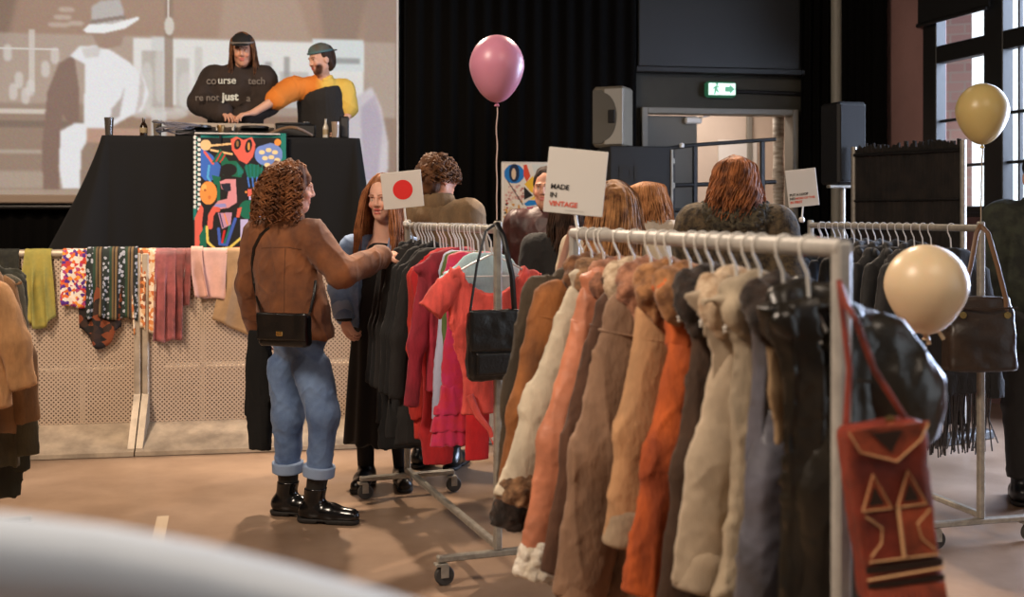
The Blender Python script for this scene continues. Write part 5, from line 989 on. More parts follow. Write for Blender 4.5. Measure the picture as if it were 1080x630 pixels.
# patchwork leather bag on the near rack
D = 1.90; k_ = D/F; bc = W(939, 540, D); e = empty('shoulder_bag', W(893, 330, D), 'red patchwork leather bag with triangle flaps hung on the near coat rack', 'bag', 'bags hung on the racks'); an = math.radians(7); bx_ = np.array([[1, 0, 0], [0, math.cos(0), 0], [0, 0, 1]], float); ro = np.array([[math.cos(an), 0, math.sin(an)], [0, 1, 0], [-math.sin(an), 0, math.cos(an)]]); fr = (bc, ro)
m_rl = mat('red_brown_leather', (142, 56, 38), rough=.42, var=.5, vs=12, col2=(86, 32, 24), bump=.3, bs=70); m_or = mat('orange_leather', (178, 82, 52), rough=.42, var=.45, vs=14, bump=.2); m_dkl = mat('dark_brown_leather', (44, 28, 20), rough=.4, bump=.2); m_st = mat('pale_stitching', (206, 160, 112), rough=.7)
hw_, hh_ = 42*k_, 96*k_
g = G(.004); g.rbox((0, 0, 0), (hw_, .036, hh_), .018, .01); g.put('body', m_rl, e, fr, lambda P: .003*vnoise(P, 20, 2)+.0012*vnoise(P, 60, 5))
def patch(poly, m, nm, y=-.037, t=.004, par=e): return MB().prism([(x*hw_, z*hh_) for x, z in poly], y-t, y, ro, bc).build(nm, m, par, world=True)
def stitch(poly, nm='stitching', r=.0014, y=-.0425): MB().tube([xf(A(x*hw_, y, z*hh_), fr) for x, z in poly], r, 5).build(nm, m_st, e, True, True)
fl = patch([(-1.02, 1.0), (1.02, 1.0), (.75, .80), (.1, .60), (-.75, .74)], m_or, 'flap', -.039, .006); patch([(-.45, .95), (.35, .95), (.0, .72)], m_dkl, 'flap_inlay', -.0455, .002, e); stitch([(-.98, .98), (-.75, .76), (.1, .62), (.75, .82), (.98, .98)], y=-.047)
for x in (-.5, .36): patch([(x-.36, .12), (x+.36, .12), (x, .50)], m_or, 'triangle_patch'); patch([(x-.2, .17), (x+.2, .17), (x, .38)], m_dkl, 'triangle_inlay', -.0412, .002); stitch([(x-.36, .12), (x, .50), (x+.36, .12), (x-.36, .12)])
patch([(-.85, .08), (-.02, .08), (-.02, -.42), (-.85, -.42)], m_rl, 'pocket_patch'); patch([(.04, .08), (.85, .08), (.85, -.42), (.04, -.42)], m_or, 'pocket_patch')
for x in (-.8, .8): stitch([(x, .06), (x*.55, -.08), (x*.62, -.24), (x, -.38)])
stitch([(-.86, -.43), (.86, -.43)]); stitch([(0.01, .1), (.01, -.42)], r=.003)
patch([(-.95, -.48), (.95, -.48), (.95, -.56), (-.95, -.56)], m_dkl, 'band'); stitch([(-.95, -.62), (.95, -.58)], r=.002); patch([(-.95, -.66), (.95, -.66), (.95, -.72), (-.95, -.72)], m_dkl, 'band')
q = MB()
for i in range(26): x = -.95+1.9*(i+.5)/26; q.tube([xf(A(x*hw_, -.04, -.74*hh_), fr), xf(A(x*hw_+.002*math.sin(i*3), -.044, -.9*hh_), fr), xf(A(x*hw_+.003*math.sin(i*5), -.042, -1.14*hh_), fr)], .0026, 5)
q.build('fringe', m_or, e, False, True)
MB().tube([xf(A(.95*hw_, 0, -.3*hh_), fr), xf(A(1.0*hw_, -.005, .4*hh_), fr), xf(A(.66*hw_, 0, 1.0*hh_), fr), W(922, 390, D), W(903, 338, D), W(893, 322, D+.03), W(886, 300, D+.06)], .0058, 8, flat=(A(0, 1, 0), .45)).build('strap', m_rl, e, True, True)
MB().tube([xf(A(-.8*hw_, .01, .98*hh_), fr), W(896, 390, D+.03), W(889, 330, D+.05), W(885, 296, D+.07)], .0058, 8, flat=(A(0, 1, 0), .45)).build('strap', m_rl, e, True, True)
MB().lathe([(.001, -.004), (.008, -.003), (.008, .003), (.001, .004)], W(939, 443, D-.012), 12, np.array([A(1, 0, 0), A(0, 0, 1), A(0, -1, 0)])).build('rivet', m_brass, e, True, True)
# ------------------------------------------------------------------ people
SKIN = mat('skin', (255, 255, 255), rough=.5, attr=True, var=.06, vs=30, sss=.08, spec=.35)
def rot_to(f, up=E3):
    f = nrm(f); r = nrm(np.cross(f, up)); u = np.cross(r, f); return np.array([r, f, u])          # rows: right, forward, up
def hand(S, w, d, n, side, curl=.35, sc=1.0, fist=False):
    """w wrist, d direction of the fingers, n out of the back of the hand, side = +1 when the thumb lies along cross(d, n)"""
    d = nrm(d); n = nrm(n-d*np.dot(n, d)); t = np.cross(d, n)*side; s = sc
    S.chain([w-d*.02*s, w+d*.03*s], [.024*s, .026*s], .015, (n, .75))
    S.cap(w+d*.03*s+t*.016*s, w+d*.085*s+t*.022*s, .02*s, .019*s, .012, (n, .68)); S.cap(w+d*.03*s-t*.014*s, w+d*.08*s-t*.022*s, .021*s, .018*s, .012, (n, .68))
    for i, (o, L) in enumerate(((.030, .068), (.010, .078), (-.011, .072), (-.031, .056))):
        p = w+d*(.088-.004*abs(i-1.2))*s+t*o*s; a = 0; c = curl*(1+.12*i)
        for k, (f, r) in enumerate(((.44, .0088), (.32, .0080), (.24, .0072))):
            a += c*(.8 if k == 0 else 1.05); q = p+(d*math.cos(a)-n*math.sin(a)+t*o*1.2)*L*f*s; S.cap(p, q, r*s, r*.93*s, .004); p = q
    p = w+d*.028*s+t*.03*s; q = p+(d*.62+t*.66-n*.35)*.042*s; S.cap(p, q, .0125*s, .0105*s, .012); S.cap(q, q+(d*.9+t*.16-n*.35)*.032*s, .0102*s, .0085*s, .004)
def head(S, c, R, s=1.0, beard=False, mouth_open=0.0):
    r, f, u = R; at = lambda x, y, z: c+(r*x+f*y+u*z)*s
    S.ell(at(0, -.012, .035), A(.074, .094, .086)*s, .01, R); S.ell(at(0, .018, -.03), A(.060, .070, .082)*s, .03, R)      # skull, face
    S.ell(at(0, .045, -.088), A(.030, .030, .024)*s, .03, R); S.cap(at(-.045, .0, -.06), at(0, .055, -.092), .018*s, .014*s, .03); S.cap(at(.045, .0, -.06), at(0, .055, -.092), .018*s, .014*s, .03)
    for x in (-1, 1):
        S.ell(at(x*.030, .086, .004), A(.017, .014, .012)*s, .012, R, cut=True); S.ell(at(x*.030, .074, .003), A(.0125, .0125, .0115)*s, .003, R)
        S.cap(at(x*.012, .090, .026), at(x*.048, .078, .024), .0075*s, .006*s, .012); S.ell(at(x*.036, .070, -.028), A(.020, .016, .016)*s, .02, R)
        S.ell(at(x*.074, -.008, -.008), A(.010, .022, .032)*s, .006, R)
    S.cap(at(0, .090, .012), at(0, .103, -.022), .0075*s, .0100*s, .012); S.cap(at(-.011, .094, -.028), at(.011, .094, -.028), .008*s, .008*s, .008)
    S.cap(at(-.019, .085, -.052), at(.019, .085, -.052), .0062*s, .0062*s, .006); S.cap(at(-.015, .085, -.064-mouth_open), at(.015, .085, -.064-mouth_open), .0072*s, .0072*s, .006)
    S.ell(at(0, .098, -.057-mouth_open*.5), A(.019, .012, .0025+mouth_open*.45)*s, .003, R, cut=True)
    return at
def facepaint(at, skin, hair, lips=(176, 84, 78), extra=(), mo=0.0):
    L_ = []
    for x in (-1, 1):
        L_ += [(at(x*.030, .088, .003), .0115, (206, 190, 176), .6), (at(x*.030, .092, .002), .0085, (54, 42, 34), .4), (at(x*.030, .088, .0125), .0075, (60, 40, 32), .4), (at(x*.018, .088, .0115), .0045, (70, 46, 34), .4), (at(x*.042, .082, .011), .0045, (70, 46, 34), .4)]
        L_ += [(at(x*(.016+.009*i), .094-.004*i, .027+.002*math.sin(i)), .0062, hair, .5) for i in range(4)]
        L_ += [(at(x*.038, .078, -.034), .024, tuple(np.array(skin)*A(1.02, .84, .80)), 1.0)]
        L_ += [(at(x*.008, .10, -.034), .005, tuple(np.array(skin)*.5), .5)]
    L_ += [(at(x, .090, -.053), .008, lips, .5) for x in (-.014, -.005, .005, .014)]+[(at(x, .090, -.065-mo), .008, lips, .5) for x in (-.012, 0, .012)]
    if mo: L_ += [(at(x, .080, -.058-mo*.5), .010, (60, 24, 22), .4) for x in (-.009, 0, .009)]+[(at(x, .084, -.0555), .004, (224, 214, 204), .4) for x in (-.009, 0, .009)]
    return L_+list(extra)
def painter(skin, blobs):
    def f(V):
        C_ = np.tile(A(*skin), (len(V), 1))
        for c, r, col, soft in blobs:
            d = np.linalg.norm(V-c, axis=1)/r; w = np.clip((1-d)/max(.05, soft), 0, 1)[:, None]; C_ = C_*(1-w)+A(*col)*w
        return lin(np.clip(C_, 0, 255))
    return f
def strands(name, paths, radii, m, parent, n=5, flat=None):
    q = MB()
    for p, r in zip(paths, radii): q.tube(p, r, n, flat=flat)
    return q.build(name, m, parent, True, True)
def hairmat(n, c, c2): return mat(n, c, rough=.62, var=.6, vs=16, col2=c2, spec=.22, bump=.3, bs=150)
class Person:
    """figure in world space. P = floor point under the pelvis, fwd = the way the chest faces"""
    def __init__(s, name_label, P, h, fwd, skin=(214, 160, 134), res=.006, group=None, sh=1.0):
        s.h = h; k = s.k = h/1.70; s.res = res; s.skin = skin; s.f = nrm(A(fwd[0], fwd[1], 0)); s.r = A(s.f[1], -s.f[0], 0); P = A(*P); s.P = P
        s.e = empty('person', P, name_label, 'person', group); s.sh = sh
        s.J = J = {}
        J['pel'] = P+E3*.93*k; J['waist'] = P+E3*1.06*k; J['chest'] = P+E3*1.26*k; J['neck'] = P+E3*1.44*k; J['head'] = P+E3*1.585*k+s.f*.02*k
        for sd, n in ((-1, 'L'), (1, 'R')):
            J['hip'+n] = P+s.r*sd*.088*k+E3*.90*k; J['kn'+n] = P+s.r*sd*.095*k+E3*.49*k+s.f*.015; J['an'+n] = P+s.r*sd*.095*k+E3*.085*k-s.f*.015; J['toe'+n] = J['an'+n]+s.f*.15*k-E3*.05*k
            J['sh'+n] = P+s.r*sd*.178*k*sh+E3*1.385*k; J['el'+n] = J['sh'+n]+s.r*sd*.05*k-E3*.28*k-s.f*.02*k; J['wr'+n] = J['el'+n]+s.r*sd*.005*k-E3*.235*k+s.f*.06*k
        s.hf = s.f; s.hu = E3; s.hd = {}
    def lean(s, v):
        """push waist, chest, shoulders, neck and head over by v (v is the head's shift)"""
        z0 = s.J['pel'][2]; z1 = s.J['head'][2]
        for n in s.J:
            if n[:2] in ('wa', 'ch', 'ne', 'he', 'sh', 'el', 'wr'): s.J[n] = s.J[n]+A(*v)*np.clip((max(s.J[n][2], s.J['waist'][2])-z0)/(z1-z0), 0, 1)
    def body(s, beard=None, mo=0.0, hair=(80, 50, 30), lips=(176, 84, 78), hands=True, extra=()):
        J, k = s.J, s.k; S = SDF(s.res); fl = (s.f, .66)
        S.chain([J['pel'], J['waist'], J['chest']], [.135*k, .105*k, .125*k], .05, fl); S.cap(J['shL']*.8+J['chest']*.2, J['shR']*.8+J['chest']*.2, .05*k, None, .05); S.cap(J['chest'], J['neck'], .09*k, .055*k, .05, fl)
        s.R = R = rot_to(s.hf, s.hu); S.cap(J['neck']-E3*.03, J['head']-R[1]*.012*k-R[2]*.05*k, .051*k, .049*k, .025)
        at = head(S, J['head'], R, k*.98, mouth_open=mo); s.at = at
        for n in 'LR':
            S.chain([J['hip'+n], J['kn'+n], J['an'+n]], [.075*k, .05*k, .036*k], .03); S.cap(J['an'+n]-E3*.04*k, J['toe'+n], .034*k, .026*k, .02)
            S.chain([J['sh'+n], J['el'+n], J['wr'+n]], [.047*k, .038*k, .026*k], .02)
            if hands:
                d, nn, sd, cu = s.hd.get(n, (J['wr'+n]-J['el'+n], s.r*(-1 if n == 'L' else 1), 1, .35)); hand(S, J['wr'+n], A(*d), A(*nn), sd, cu, k)
        ex = list(extra)
        if beard:
            ex += [(at(x, .06, z), .038, beard, .5) for x, z in ((0, -.095), (-.03, -.085), (.03, -.085), (-.05, -.06), (.05, -.06))]+[(at(x, .095, -.044), .010, beard, .5) for x in (-.016, 0, .016)]
        return S.obj('body', SKIN, s.e, paint=painter(s.skin, facepaint(at, s.skin, hair, lips, ex, mo)))
    def top(s, name, m, t=.02, hem=-.04, seed=0, arms=True, upto=1.0, boxy=0.0, amp=1.0, ar=1.0, collar=None, res=None, cuffcut=True, hemr=None):
        """jacket or shirt: torso and sleeves; hem = height of the hem relative to the pelvis"""
        J, k = s.J, s.k; S = SDF(res or s.res); fl = (s.f, .72); b = J['pel']+E3*hem
        hr = hemr or (.150*k+t*.6+boxy)
        S.chain([b, J['waist'], J['chest']], [hr, .128*k+t+boxy, .138*k+t+boxy*.6], .06, fl); S.cap(J['shL']*.86+J['shR']*.14, J['shR']*.86+J['shL']*.14, .052*k+t, None, .06); S.cap(J['chest'], J['neck']-E3*.02, .10*k+t, .058*k+t*.5, .05, fl)
        S.fun(b-A(.5, .5, .3), b+A(.5, .5, .0), lambda P: P[..., 2]-np.float32(b[2]), .01, cut=True)
        so = None
        if arms:
            for n in 'LR':
                a, e_, w = J['sh'+n], J['el'+n], J['wr'+n]
                if upto <= .5: e2 = a+(e_-a)*(upto/.5); S.cap(a, e2, (.062*k+t)*ar, (.056*k+t)*ar, .03)
                else:
                    w2 = e_+(w-e_)*((upto-.5)/.5); S.cap(a, e_, (.058*k+t)*ar, (.045*k+t)*ar, .03); S.cap(e_, w2, (.045*k+t)*ar, (.032*k+t)*ar, .02)
        o = S.obj(name, m, s.e, disp=lambda P: amp*(.004*vnoise(P, (7, 7, 6), seed)-.006*ridge(P, (9, 9, 7), seed+2, .7)-.0035*ridge(P, (17, 17, 13), seed+3, -.8)+.001*vnoise(P, 50, seed+5)))
        if collar:
            q = SDF(.006); c0 = J['neck']+E3*.012; rr = .07*k; q.chain([c0+(s.r*math.cos(a)+s.f*math.sin(a)*.85)*rr-E3*.03*max(0, math.sin(a)) for a in np.linspace(-4.1, .95, 12)], [collar]*12, .01, (E3, 1.8)); q.obj('collar', m, o)
        return o
    def legs(s, name, m, t=.016, hem=.1, seed=0, amp=1.0, wide=1.0, res=None):
        J, k = s.J, s.k; S = SDF(res or s.res); S.cap(J['pel']+E3*.10, J['pel']-E3*.02, .128*k+t, .142*k+t, .04, (s.f, .74))
        for n in 'LR':
            z = J['an'+n]+(J['kn'+n]-J['an'+n])*hem; S.chain([J['hip'+n]-E3*.02, J['kn'+n], z], [(.086*k+t), (.062*k+t)*wide, (.046*k+t)*wide], .03)
            d = nrm(z-J['kn'+n]); S.fun(z-.14, z+.14, lambda P, z=z, d=d: -((P-z)@d.astype(np.float32)), .005, cut=True)
        return S.obj(name, m, s.e, disp=lambda P: amp*(.003*vnoise(P, (7, 7, 6), seed)-.0055*ridge(P, (8, 8, 9), seed+2, .9)-.0035*ridge(P, (15, 15, 16), seed+3, -.9)+.001*vnoise(P, 50, seed+5)))
    def dress(s, name, m, hem, w0=.16, w1=.22, seed=0, topz=None, res=None, folds=9):
        J, k = s.J, s.k; S = SDF(res or s.res); b = s.P+E3*hem; fl = (s.f, .74)
        S.chain([b, J['pel'], J['waist'], J['chest'], J['chest']+E3*.05], [w1, w0, .135*k, .142*k, .12*k], .05, fl); S.fun(b-A(.5, .5, .4), b+A(.5, .5, 0), lambda P: P[..., 2]-np.float32(b[2]), .006, cut=True)
        c = s.P; return S.obj(name, m, s.e, disp=lambda P: .010*np.clip((J['waist'][2]-P[..., 2])*2.2, 0, 1)*np.sin(np.arctan2(P[..., 1]-c[1], P[..., 0]-c[0])*folds+2*vnoise(P, (3, 3, 1.5), seed))+.004*vnoise(P, (18, 18, 6), seed))
    def shoes(s, m, name='shoe', h=.05, shaft=.044):
        for n in 'LR':
            J, k = s.J, s.k; an, to = J['an'+n], J['toe'+n]; d = nrm((to-an)*A(1, 1, 0)); fz = s.P[2]; S = SDF(.005); hl = A(an[0], an[1], fz)-d*.045
            S.cap(hl+E3*.055, hl+d*.12+E3*.05, .042, .044, .02); S.cap(hl+d*.11+E3*.045, hl+d*.225+E3*.038, .043, .036, .03); S.cap(hl+d*.03+E3*.06, A(an[0], an[1], an[2]+h), .046, shaft, .03)
            S.fun(hl-A(.4, .4, .2), hl+A(.4, .4, .012), lambda P: P[..., 2]-np.float32(fz+.022), .004, cut=True)
            S.fun(hl-A(.1, .1, -h-.02)+E3*an[2]*0, A(an[0]+.1, an[1]+.1, an[2]+h+.12), lambda P, z=an[2]+h: -(P[..., 2]-np.float32(z)), .004, cut=True)
            o = S.obj(name, m, s.e); q = SDF(.005); q.cap(hl+E3*.02, hl+d*.22+E3*.02, .046, .040, .01); q.fun(hl-A(.4, .4, .2), hl+A(.4, .4, .003), lambda P: P[..., 2]-np.float32(fz+.002), .002, cut=True); q.fun(hl+A(-.4, -.4, .022), hl+A(.4, .4, .2), lambda P: -(P[..., 2]-np.float32(fz+.024)), .002, cut=True)
            q.rbox(hl+d*.085+E3*.0, (.022, .06, .012), .004, .006, np.array([d, A(-d[1], d[0], 0), E3]), cut=True); q.obj('sole', m_ink, o)
    def haircap(s, m, parts, seed=0, a=.008, f=26, res=.006, name='hair'):
        """parts: list of (x, y, z, rx, ry, rz) blobs in head space; the front of the face stays clear"""
        S = SDF(res)
        for p in parts: S.ell(s.at(*p[:3]), A(*p[3:])*s.k, .03, s.R)
        S.ell(s.at(0, .115, -.045), A(.070, .075, .085)*s.k, .01, s.R, cut=True)
        return S.obj(name, m, s.e, disp=lambda P: a*vnoise(P, (f, f, f*.35), seed)+a*.6*vnoise(P, (f*2.2, f*2.2, f*.7), seed+3))
    def longhair(s, m, n=150, ln=.42, seed=1, wave=.012, r=.0045, spread=1.0, front=True, arc=2.6, wide=1.0, fwd=0.0, name='hair_locks', parent=None, back=0.0, endz=None):
        q = np.random.default_rng(seed); paths = []; rad = []; n = int(n*2); r = r*.62
        for i in range(n):
            a = -math.pi/2+(q.random()-.5)*2*arc; el = .05+q.random()*1.5; x, y = math.cos(a), math.sin(a)
            base = A(wide*x*.076*math.cos(el), wide*y*.092*math.cos(el)-.012, .038+.100*math.sin(el)); pts = []; L_ = ln*(.8+.3*q.random()); ph = q.random()*6
            for t in np.linspace(0, 1, 14):
                o = A(wide*x*(.084+.022*spread*t), wide*y*(.097+.03*spread*t)-.012-back*t, 0); side = base*A(1, 1, 0)*(1-min(1, t*4))+o*min(1, t*4); z = base[2]-L_*max(0, t-.0)*(.4+.6*min(1, t*3))
                w_ = wave*t; k_ = fwd*min(1, t*1.6)*min(1, max(0, (y+.75)/.5)); pts.append(s.at(side[0]*(1+k_*2)+w_*math.sin(t*9+ph), side[1]+k_+w_*math.cos(t*8+ph), z))
            paths.append(pts); rad.append(np.linspace(r, r*.45, 14)*(.7+.6*q.random()))
        return strands(name, paths, rad, m, parent or s.e)
from mathutils.bvhtree import BVHTree
def curls(P_, m, n, lo, hi, seed, hr=.011, r=.0048, arc=2.3, out=.05, name='curls', pitch=.034, elmin=.0):
    q = np.random.default_rng(seed); paths = []; rad = []
    for i in range(n):
        a = -math.pi/2+(q.random()-.5)*2*arc; el = elmin+q.random()*(1.5-elmin); x, y = math.cos(a), math.sin(a); L_ = lo+(hi-lo)*q.random()
        b = A(x*.074*math.cos(el), y*.090*math.cos(el)-.012, .035+.084*math.sin(el)); N = 34; pts = []; ph = q.random()*6; spin = 1 if q.random() < .5 else -1; prev = None
        for k in range(N):
            t = k/(N-1); o = out*(.5+.8*q.random()*0+.5*math.cos(el)+.3)*math.sin(min(1, t*1.6)*math.pi/2)
            g = b+A(x, y, 0)*o+A(0, 0, .03*math.sin(min(1, t*2)*math.pi)*math.sin(el))-A(0, 0, L_*t**1.25)
            w = hr*min(1, t*5); an = ph+spin*2*math.pi*L_*t/pitch
            pts.append(P_.at(*(g+A(-y, x, 0)*w*math.cos(an)+A(x, y, 0)*w*math.sin(an)+A(0, 0, w*.4*math.sin(an)))))
        paths.append(pts); rad.append(r*(.7+.5*q.random())*np.concatenate([np.full(N-6, 1), np.linspace(1, .35, 6)]))
    return strands(name, paths, rad, m, P_.e)
# ---- woman in the corduroy jacket
a = Person('person in a brown corduroy jacket and blue jeans, curly auburn hair, reaching to the rack', (XD(318, 5.45), 5.45, 0), 1.66, (.5, .87), res=.0055)
J = a.J; D = 5.45
J['pel'] = W(315, 372, D)*A(1, 1, 0)+E3*.90; J['waist'] = W(308, 330, D)*A(1, 1, 0)+E3*1.03; J['chest'] = W(302, 280, D); J['neck'] = W(303, 228, D); J['head'] = W(309, 199, D+.01)
J['shL'] = W(276, 248, 5.53); J['shR'] = W(328, 249, 5.36); J['elL'] = W(263, 300, 5.56); J['wrL'] = W(272, 344, 5.66); J['elR'] = W(360, 288, 5.30); J['wrR'] = W(402, 271, 5.54)
J['hipL'] = W(302, 385, 5.50); J['hipR'] = W(329, 385, 5.40); J['knL'] = W(303, 440, 5.47); J['knR'] = W(342, 438, 5.34); J['anL'] = W(304, 0, 5.50)*A(1, 1, 0)+E3*.085; J['anR'] = W(333, 0, 5.37)*A(1, 1, 0)+E3*.085
for n in 'LR': J['toe'+n] = J['an'+n]+A(.145, -.03, -.05)
a.hf = nrm(A(.975, .20, -.08)); a.hd = {'R': ((.75, .45, .10), (-.1, -.35, .9), 1, .45), 'L': ((.2, .3, -.9), (-.8, -.3, 0), 1, .3)}
a.body(hair=(110, 66, 40), lips=(186, 92, 84))
cordj = mat('brown_corduroy', (134, 80, 42), rough=.8, var=.35, vs=6, col2=(92, 52, 28), bump=.3, wave=90, sheen=.12)
o = a.top('jacket', cordj, t=.020, hem=-.035, seed=3, boxy=.03, amp=1.2, collar=.016, ar=1.12)
fr_j = o
q = MB(); bk = J['chest']-a.f*.0
def onbody(p, obj_bvh, d, off):
    h = obj_bvh.ray_cast(Vector(p-d*1.0), Vector(d), 3.0); return A(*h[0])-d*off if h[0] is not None else p
bv = lambda o: BVHTree.FromPolygons([v.co[:] for v in o.data.vertices], [p.vertices[:] for p in o.data.polygons])
bj = bv(o); view = A(0, 1, 0)
for pts in ([(301, 262), (300, 290), (300, 320), (299, 345)], [(276, 262), (290, 261), (304, 261), (318, 263)]):
    L_ = []
    for i in range(len(pts)-1):
        for t in np.linspace(0, 1, 5): x, y = np.array(pts[i])*(1-t)+np.array(pts[i+1])*t; d = nrm(W(x, y, 5.4)-A(0, 0, CH)); L_.append(onbody(W(x, y, 5.4), bj, d, -.001))
    q.tube(L_, .0028, 5)
q.build('seam', mat('seam_brown', (96, 58, 34), rough=.8), o, True, True)
for n in 'LR':
    w, e_ = J['wr'+n], J['el'+n]; d = nrm(w-e_); S = SDF(.005); S.cap(w-d*.05, w-d*.008, .056, .054, .01); S.fun(w-.2, w+.2, lambda P, w=w, d=d: -((P-w)@d.astype(np.float32)+.012)*-1 if False else ((P-w)@(-d).astype(np.float32)-.012)*-1, .004, cut=True) if False else None; S.obj('cuff', cordj, o, disp=lambda P: .003*vnoise(P, 30, 2))
jean = mat('blue_denim', (104, 128, 164), rough=.85, var=.35, vs=6, col2=(70, 92, 130), bump=.3, bs=220, sheen=.15)
o = a.legs('jeans', jean, t=.011, hem=.32, seed=5, amp=1.2, wide=1.03)
for n in 'LR':
    z = J['an'+n]+(J['kn'+n]-J['an'+n])*.32; d = nrm(J['kn'+n]-z); S = SDF(.005); S.cap(z+d*.004, z+d*.05, .075, .076, .006); S.fun(z-.2, z+.2, lambda P, z=z, d=d: ((P-z)@d.astype(np.float32)), .003, cut=True); S.fun(z-.2+d*.05, z+.2+d*.05, lambda P, z=z+d*.052, d=d: -((P-z)@d.astype(np.float32)), .003, cut=True); S.obj('turn_up', mat('pale_denim', (134, 152, 180), rough=.9, bump=.3, bs=200), o)
    S = SDF(.006); S.chain([J['kn'+n]*.4+J['an'+n]*.6, J['an'+n]+E3*.07], [.053, .046], .02); S.obj('sock', m_ink, a.e)
a.shoes(mat('polished_black_boot', (14, 13, 13), rough=.2, spec=.6), 'boot', h=.08, shaft=.053)
hm_ = hairmat('auburn_hair', (138, 88, 54), (62, 36, 22)); a.haircap(hm_, [(0, -.03, .045, .094, .105, .095), (0, -.075, -.04, .10, .08, .12), (.055, -.03, -.05, .05, .07, .10), (-.055, -.03, -.05, .05, .07, .10), (0, -.07, -.075, .095, .06, .07)], 3, .016, 30)
curls(a, hm_, 420, .13, .25, 4, out=.068, arc=1.92, r=.0042)
curls(a, hm_, 90, .05, .13, 14, out=.03, arc=2.9, r=.0042, name='fringe_curls', elmin=.95)
# ---- her crossbody bag
bp = W(301, 348, 5.185); ax = rot_to(A(.28, .96, 0)); e = empty('crossbody_bag', bp, 'small shiny black crossbody bag worn over the corduroy jacket', 'bag'); fr = (bp, ax)
g = G(.0045); g.rbox((0, 0, 0), (.122, .036, .076), .022, .01); g.put('body', m_bleather, e, fr, lambda P: .003*vnoise(P, 16, 3)); g = G(.0045); g.rbox((0, -.040, .018), (.124, .007, .062), .007, .01); g.put('flap', m_bleather, e, fr, lambda P: .003*vnoise(P, 20, 6))
MB().box(xf(A(-.005, -.05, -.012), fr), (.034, .008, .022), ax, .003).build('clasp', m_brass, e, world=True)
dirs = [(276, 336), (272, 318), (268, 298), (266, 278), (268, 262), (275, 248), (284, 240)]; L_ = [onbody(W(x, y, 5.4), bj, nrm(W(x, y, 5.4)-A(0, 0, CH)), .006) for x, y in dirs]
MB().tube([xf(A(-.112, -.01, .06), fr)]+L_[1:], .008, 8).build('strap', m_bleather, e, True, True)
L_ = [onbody(W(x, y, 5.4), bj, nrm(W(x, y, 5.4)-A(0, 0, CH)), .006) for x, y in [(327, 330), (331, 312), (333, 296)]]; MB().tube([xf(A(.112, -.01, .06), fr)]+L_, .007, 8).build('strap', m_bleather, e, True, True)
# dark coat folded over her far arm: the black hem under the jacket
cb_ = W(274, 410, 5.62); e = empty('draped_coat', cb_, 'black coat hanging folded behind the legs in blue jeans', 'coat'); g = G(.008); fr = (cb_, np.array([A(.94, -.34, 0), A(.34, .94, 0), E3])); prof(g, [.29, .1, -.12, -.30], [.05, .075, .07, .05], [.05, .05, .045, .04]); g.put('folded_cloth', m_black, e, fr, wr(91, .012, .006)); g = G(.008); prof(g, [.26, 0, -.27, -.40], [.05, .055, .05, .03], [.04, .04, .035, .03], xs=[.15, .16, .17, .19]); g.put('sleeve', m_black, e, fr, wr(92, .012, .006))
# ---- woman in denim
b_ = Person('person in a denim jacket and long black dress, long reddish hair, talking beside the rack', (XD(402, 6.1), 6.1, 0), 1.65, (-.3, -.95), skin=(222, 172, 150), res=.0055); J = b_.J
J['head'] = W(404, 209, 6.07); J['neck'] = W(405, 238, 6.12); J['chest'] = W(402, 285, 6.13)
J['shR'] = W(370, 262, 6.12); J['elR'] = W(357, 303, 6.10); J['wrR'] = W(363, 337, 5.98); J['shL'] = W(433, 262, 6.16); J['elL'] = W(440, 305, 6.22); J['wrL'] = W(425, 322, 6.02)
J['anR'] = W(386, 0, 6.1)*A(1, 1, 0)+E3*.085; J['anL'] = W(424, 0, 6.12)*A(1, 1, 0)+E3*.085
for n in 'LR': J['toe'+n] = J['an'+n]+A(-.02 if n == 'R' else .03, -.15, -.05)
b_.hf = nrm(A(-.30, -.95, -.16)); b_.hd = {'R': ((.42, -.1, -.9), (-.6, -.75, -.2), 1, .55)}
b_.body(hair=(120, 72, 46), lips=(190, 84, 80), mo=.007)
b_.dress('dress', mat('black_dress_cloth', (19, 18, 18), rough=.9, bump=.2, sheen=.1), .235, .155, .205, 4)
den = mat('mid_blue_denim', (128, 154, 190), rough=.85, var=.45, vs=8, col2=(84, 110, 150), bump=.3, bs=220, sheen=.15); S0 = b_
_J, k = J, b_.k; S = SDF(.006); fl = (b_.f, .76); hb_ = J['pel']-E3*.05
S.chain([hb_, J['waist'], J['chest']], [.178, .176, .172], .06, fl); S.cap(J['shL']*.86+J['shR']*.14, J['shR']*.86+J['shL']*.14, .072, None, .06)
for n in 'LR': S.cap(J['sh'+n], J['el'+n], .068, .058, .03); S.cap(J['el'+n], J['el'+n]+(J['wr'+n]-J['el'+n])*.88, .058, .05, .02)
S.fun(hb_-A(.5, .5, .3), hb_+A(.5, .5, 0), lambda P: P[..., 2]-np.float32(hb_[2]), .01, cut=True)
c0 = J['chest']; S.fun(c0-.7, c0+.7, lambda P: np.maximum(np.abs((P-c0)@b_.r.astype(np.float32))-.058-.02*np.clip(c0[2]-P[..., 2], 0, 1), -((P-c0)@b_.f.astype(np.float32))+.0), .01, cut=True)
dj_o = S.obj('denim_jacket', den, b_.e, disp=lambda P: -.008*ridge(P, (9, 9, 12), 4, .8)-.005*ridge(P, (17, 17, 20), 7, -.8))
w, e_ = J['el' 'R']+(J['wrR']-J['elR'])*.88, J['elR']; d = nrm(w-e_); S = SDF(.005); S.cap(w-d*.045, w, .056, .054, .006); S.fun(w-.2, w+.2, lambda P: -((P-w)@d.astype(np.float32)), .003, cut=True); S.obj('turned_cuff', mat('pale_denim_cuff', (140, 158, 184), rough=.9, bump=.3, bs=200), dj_o)
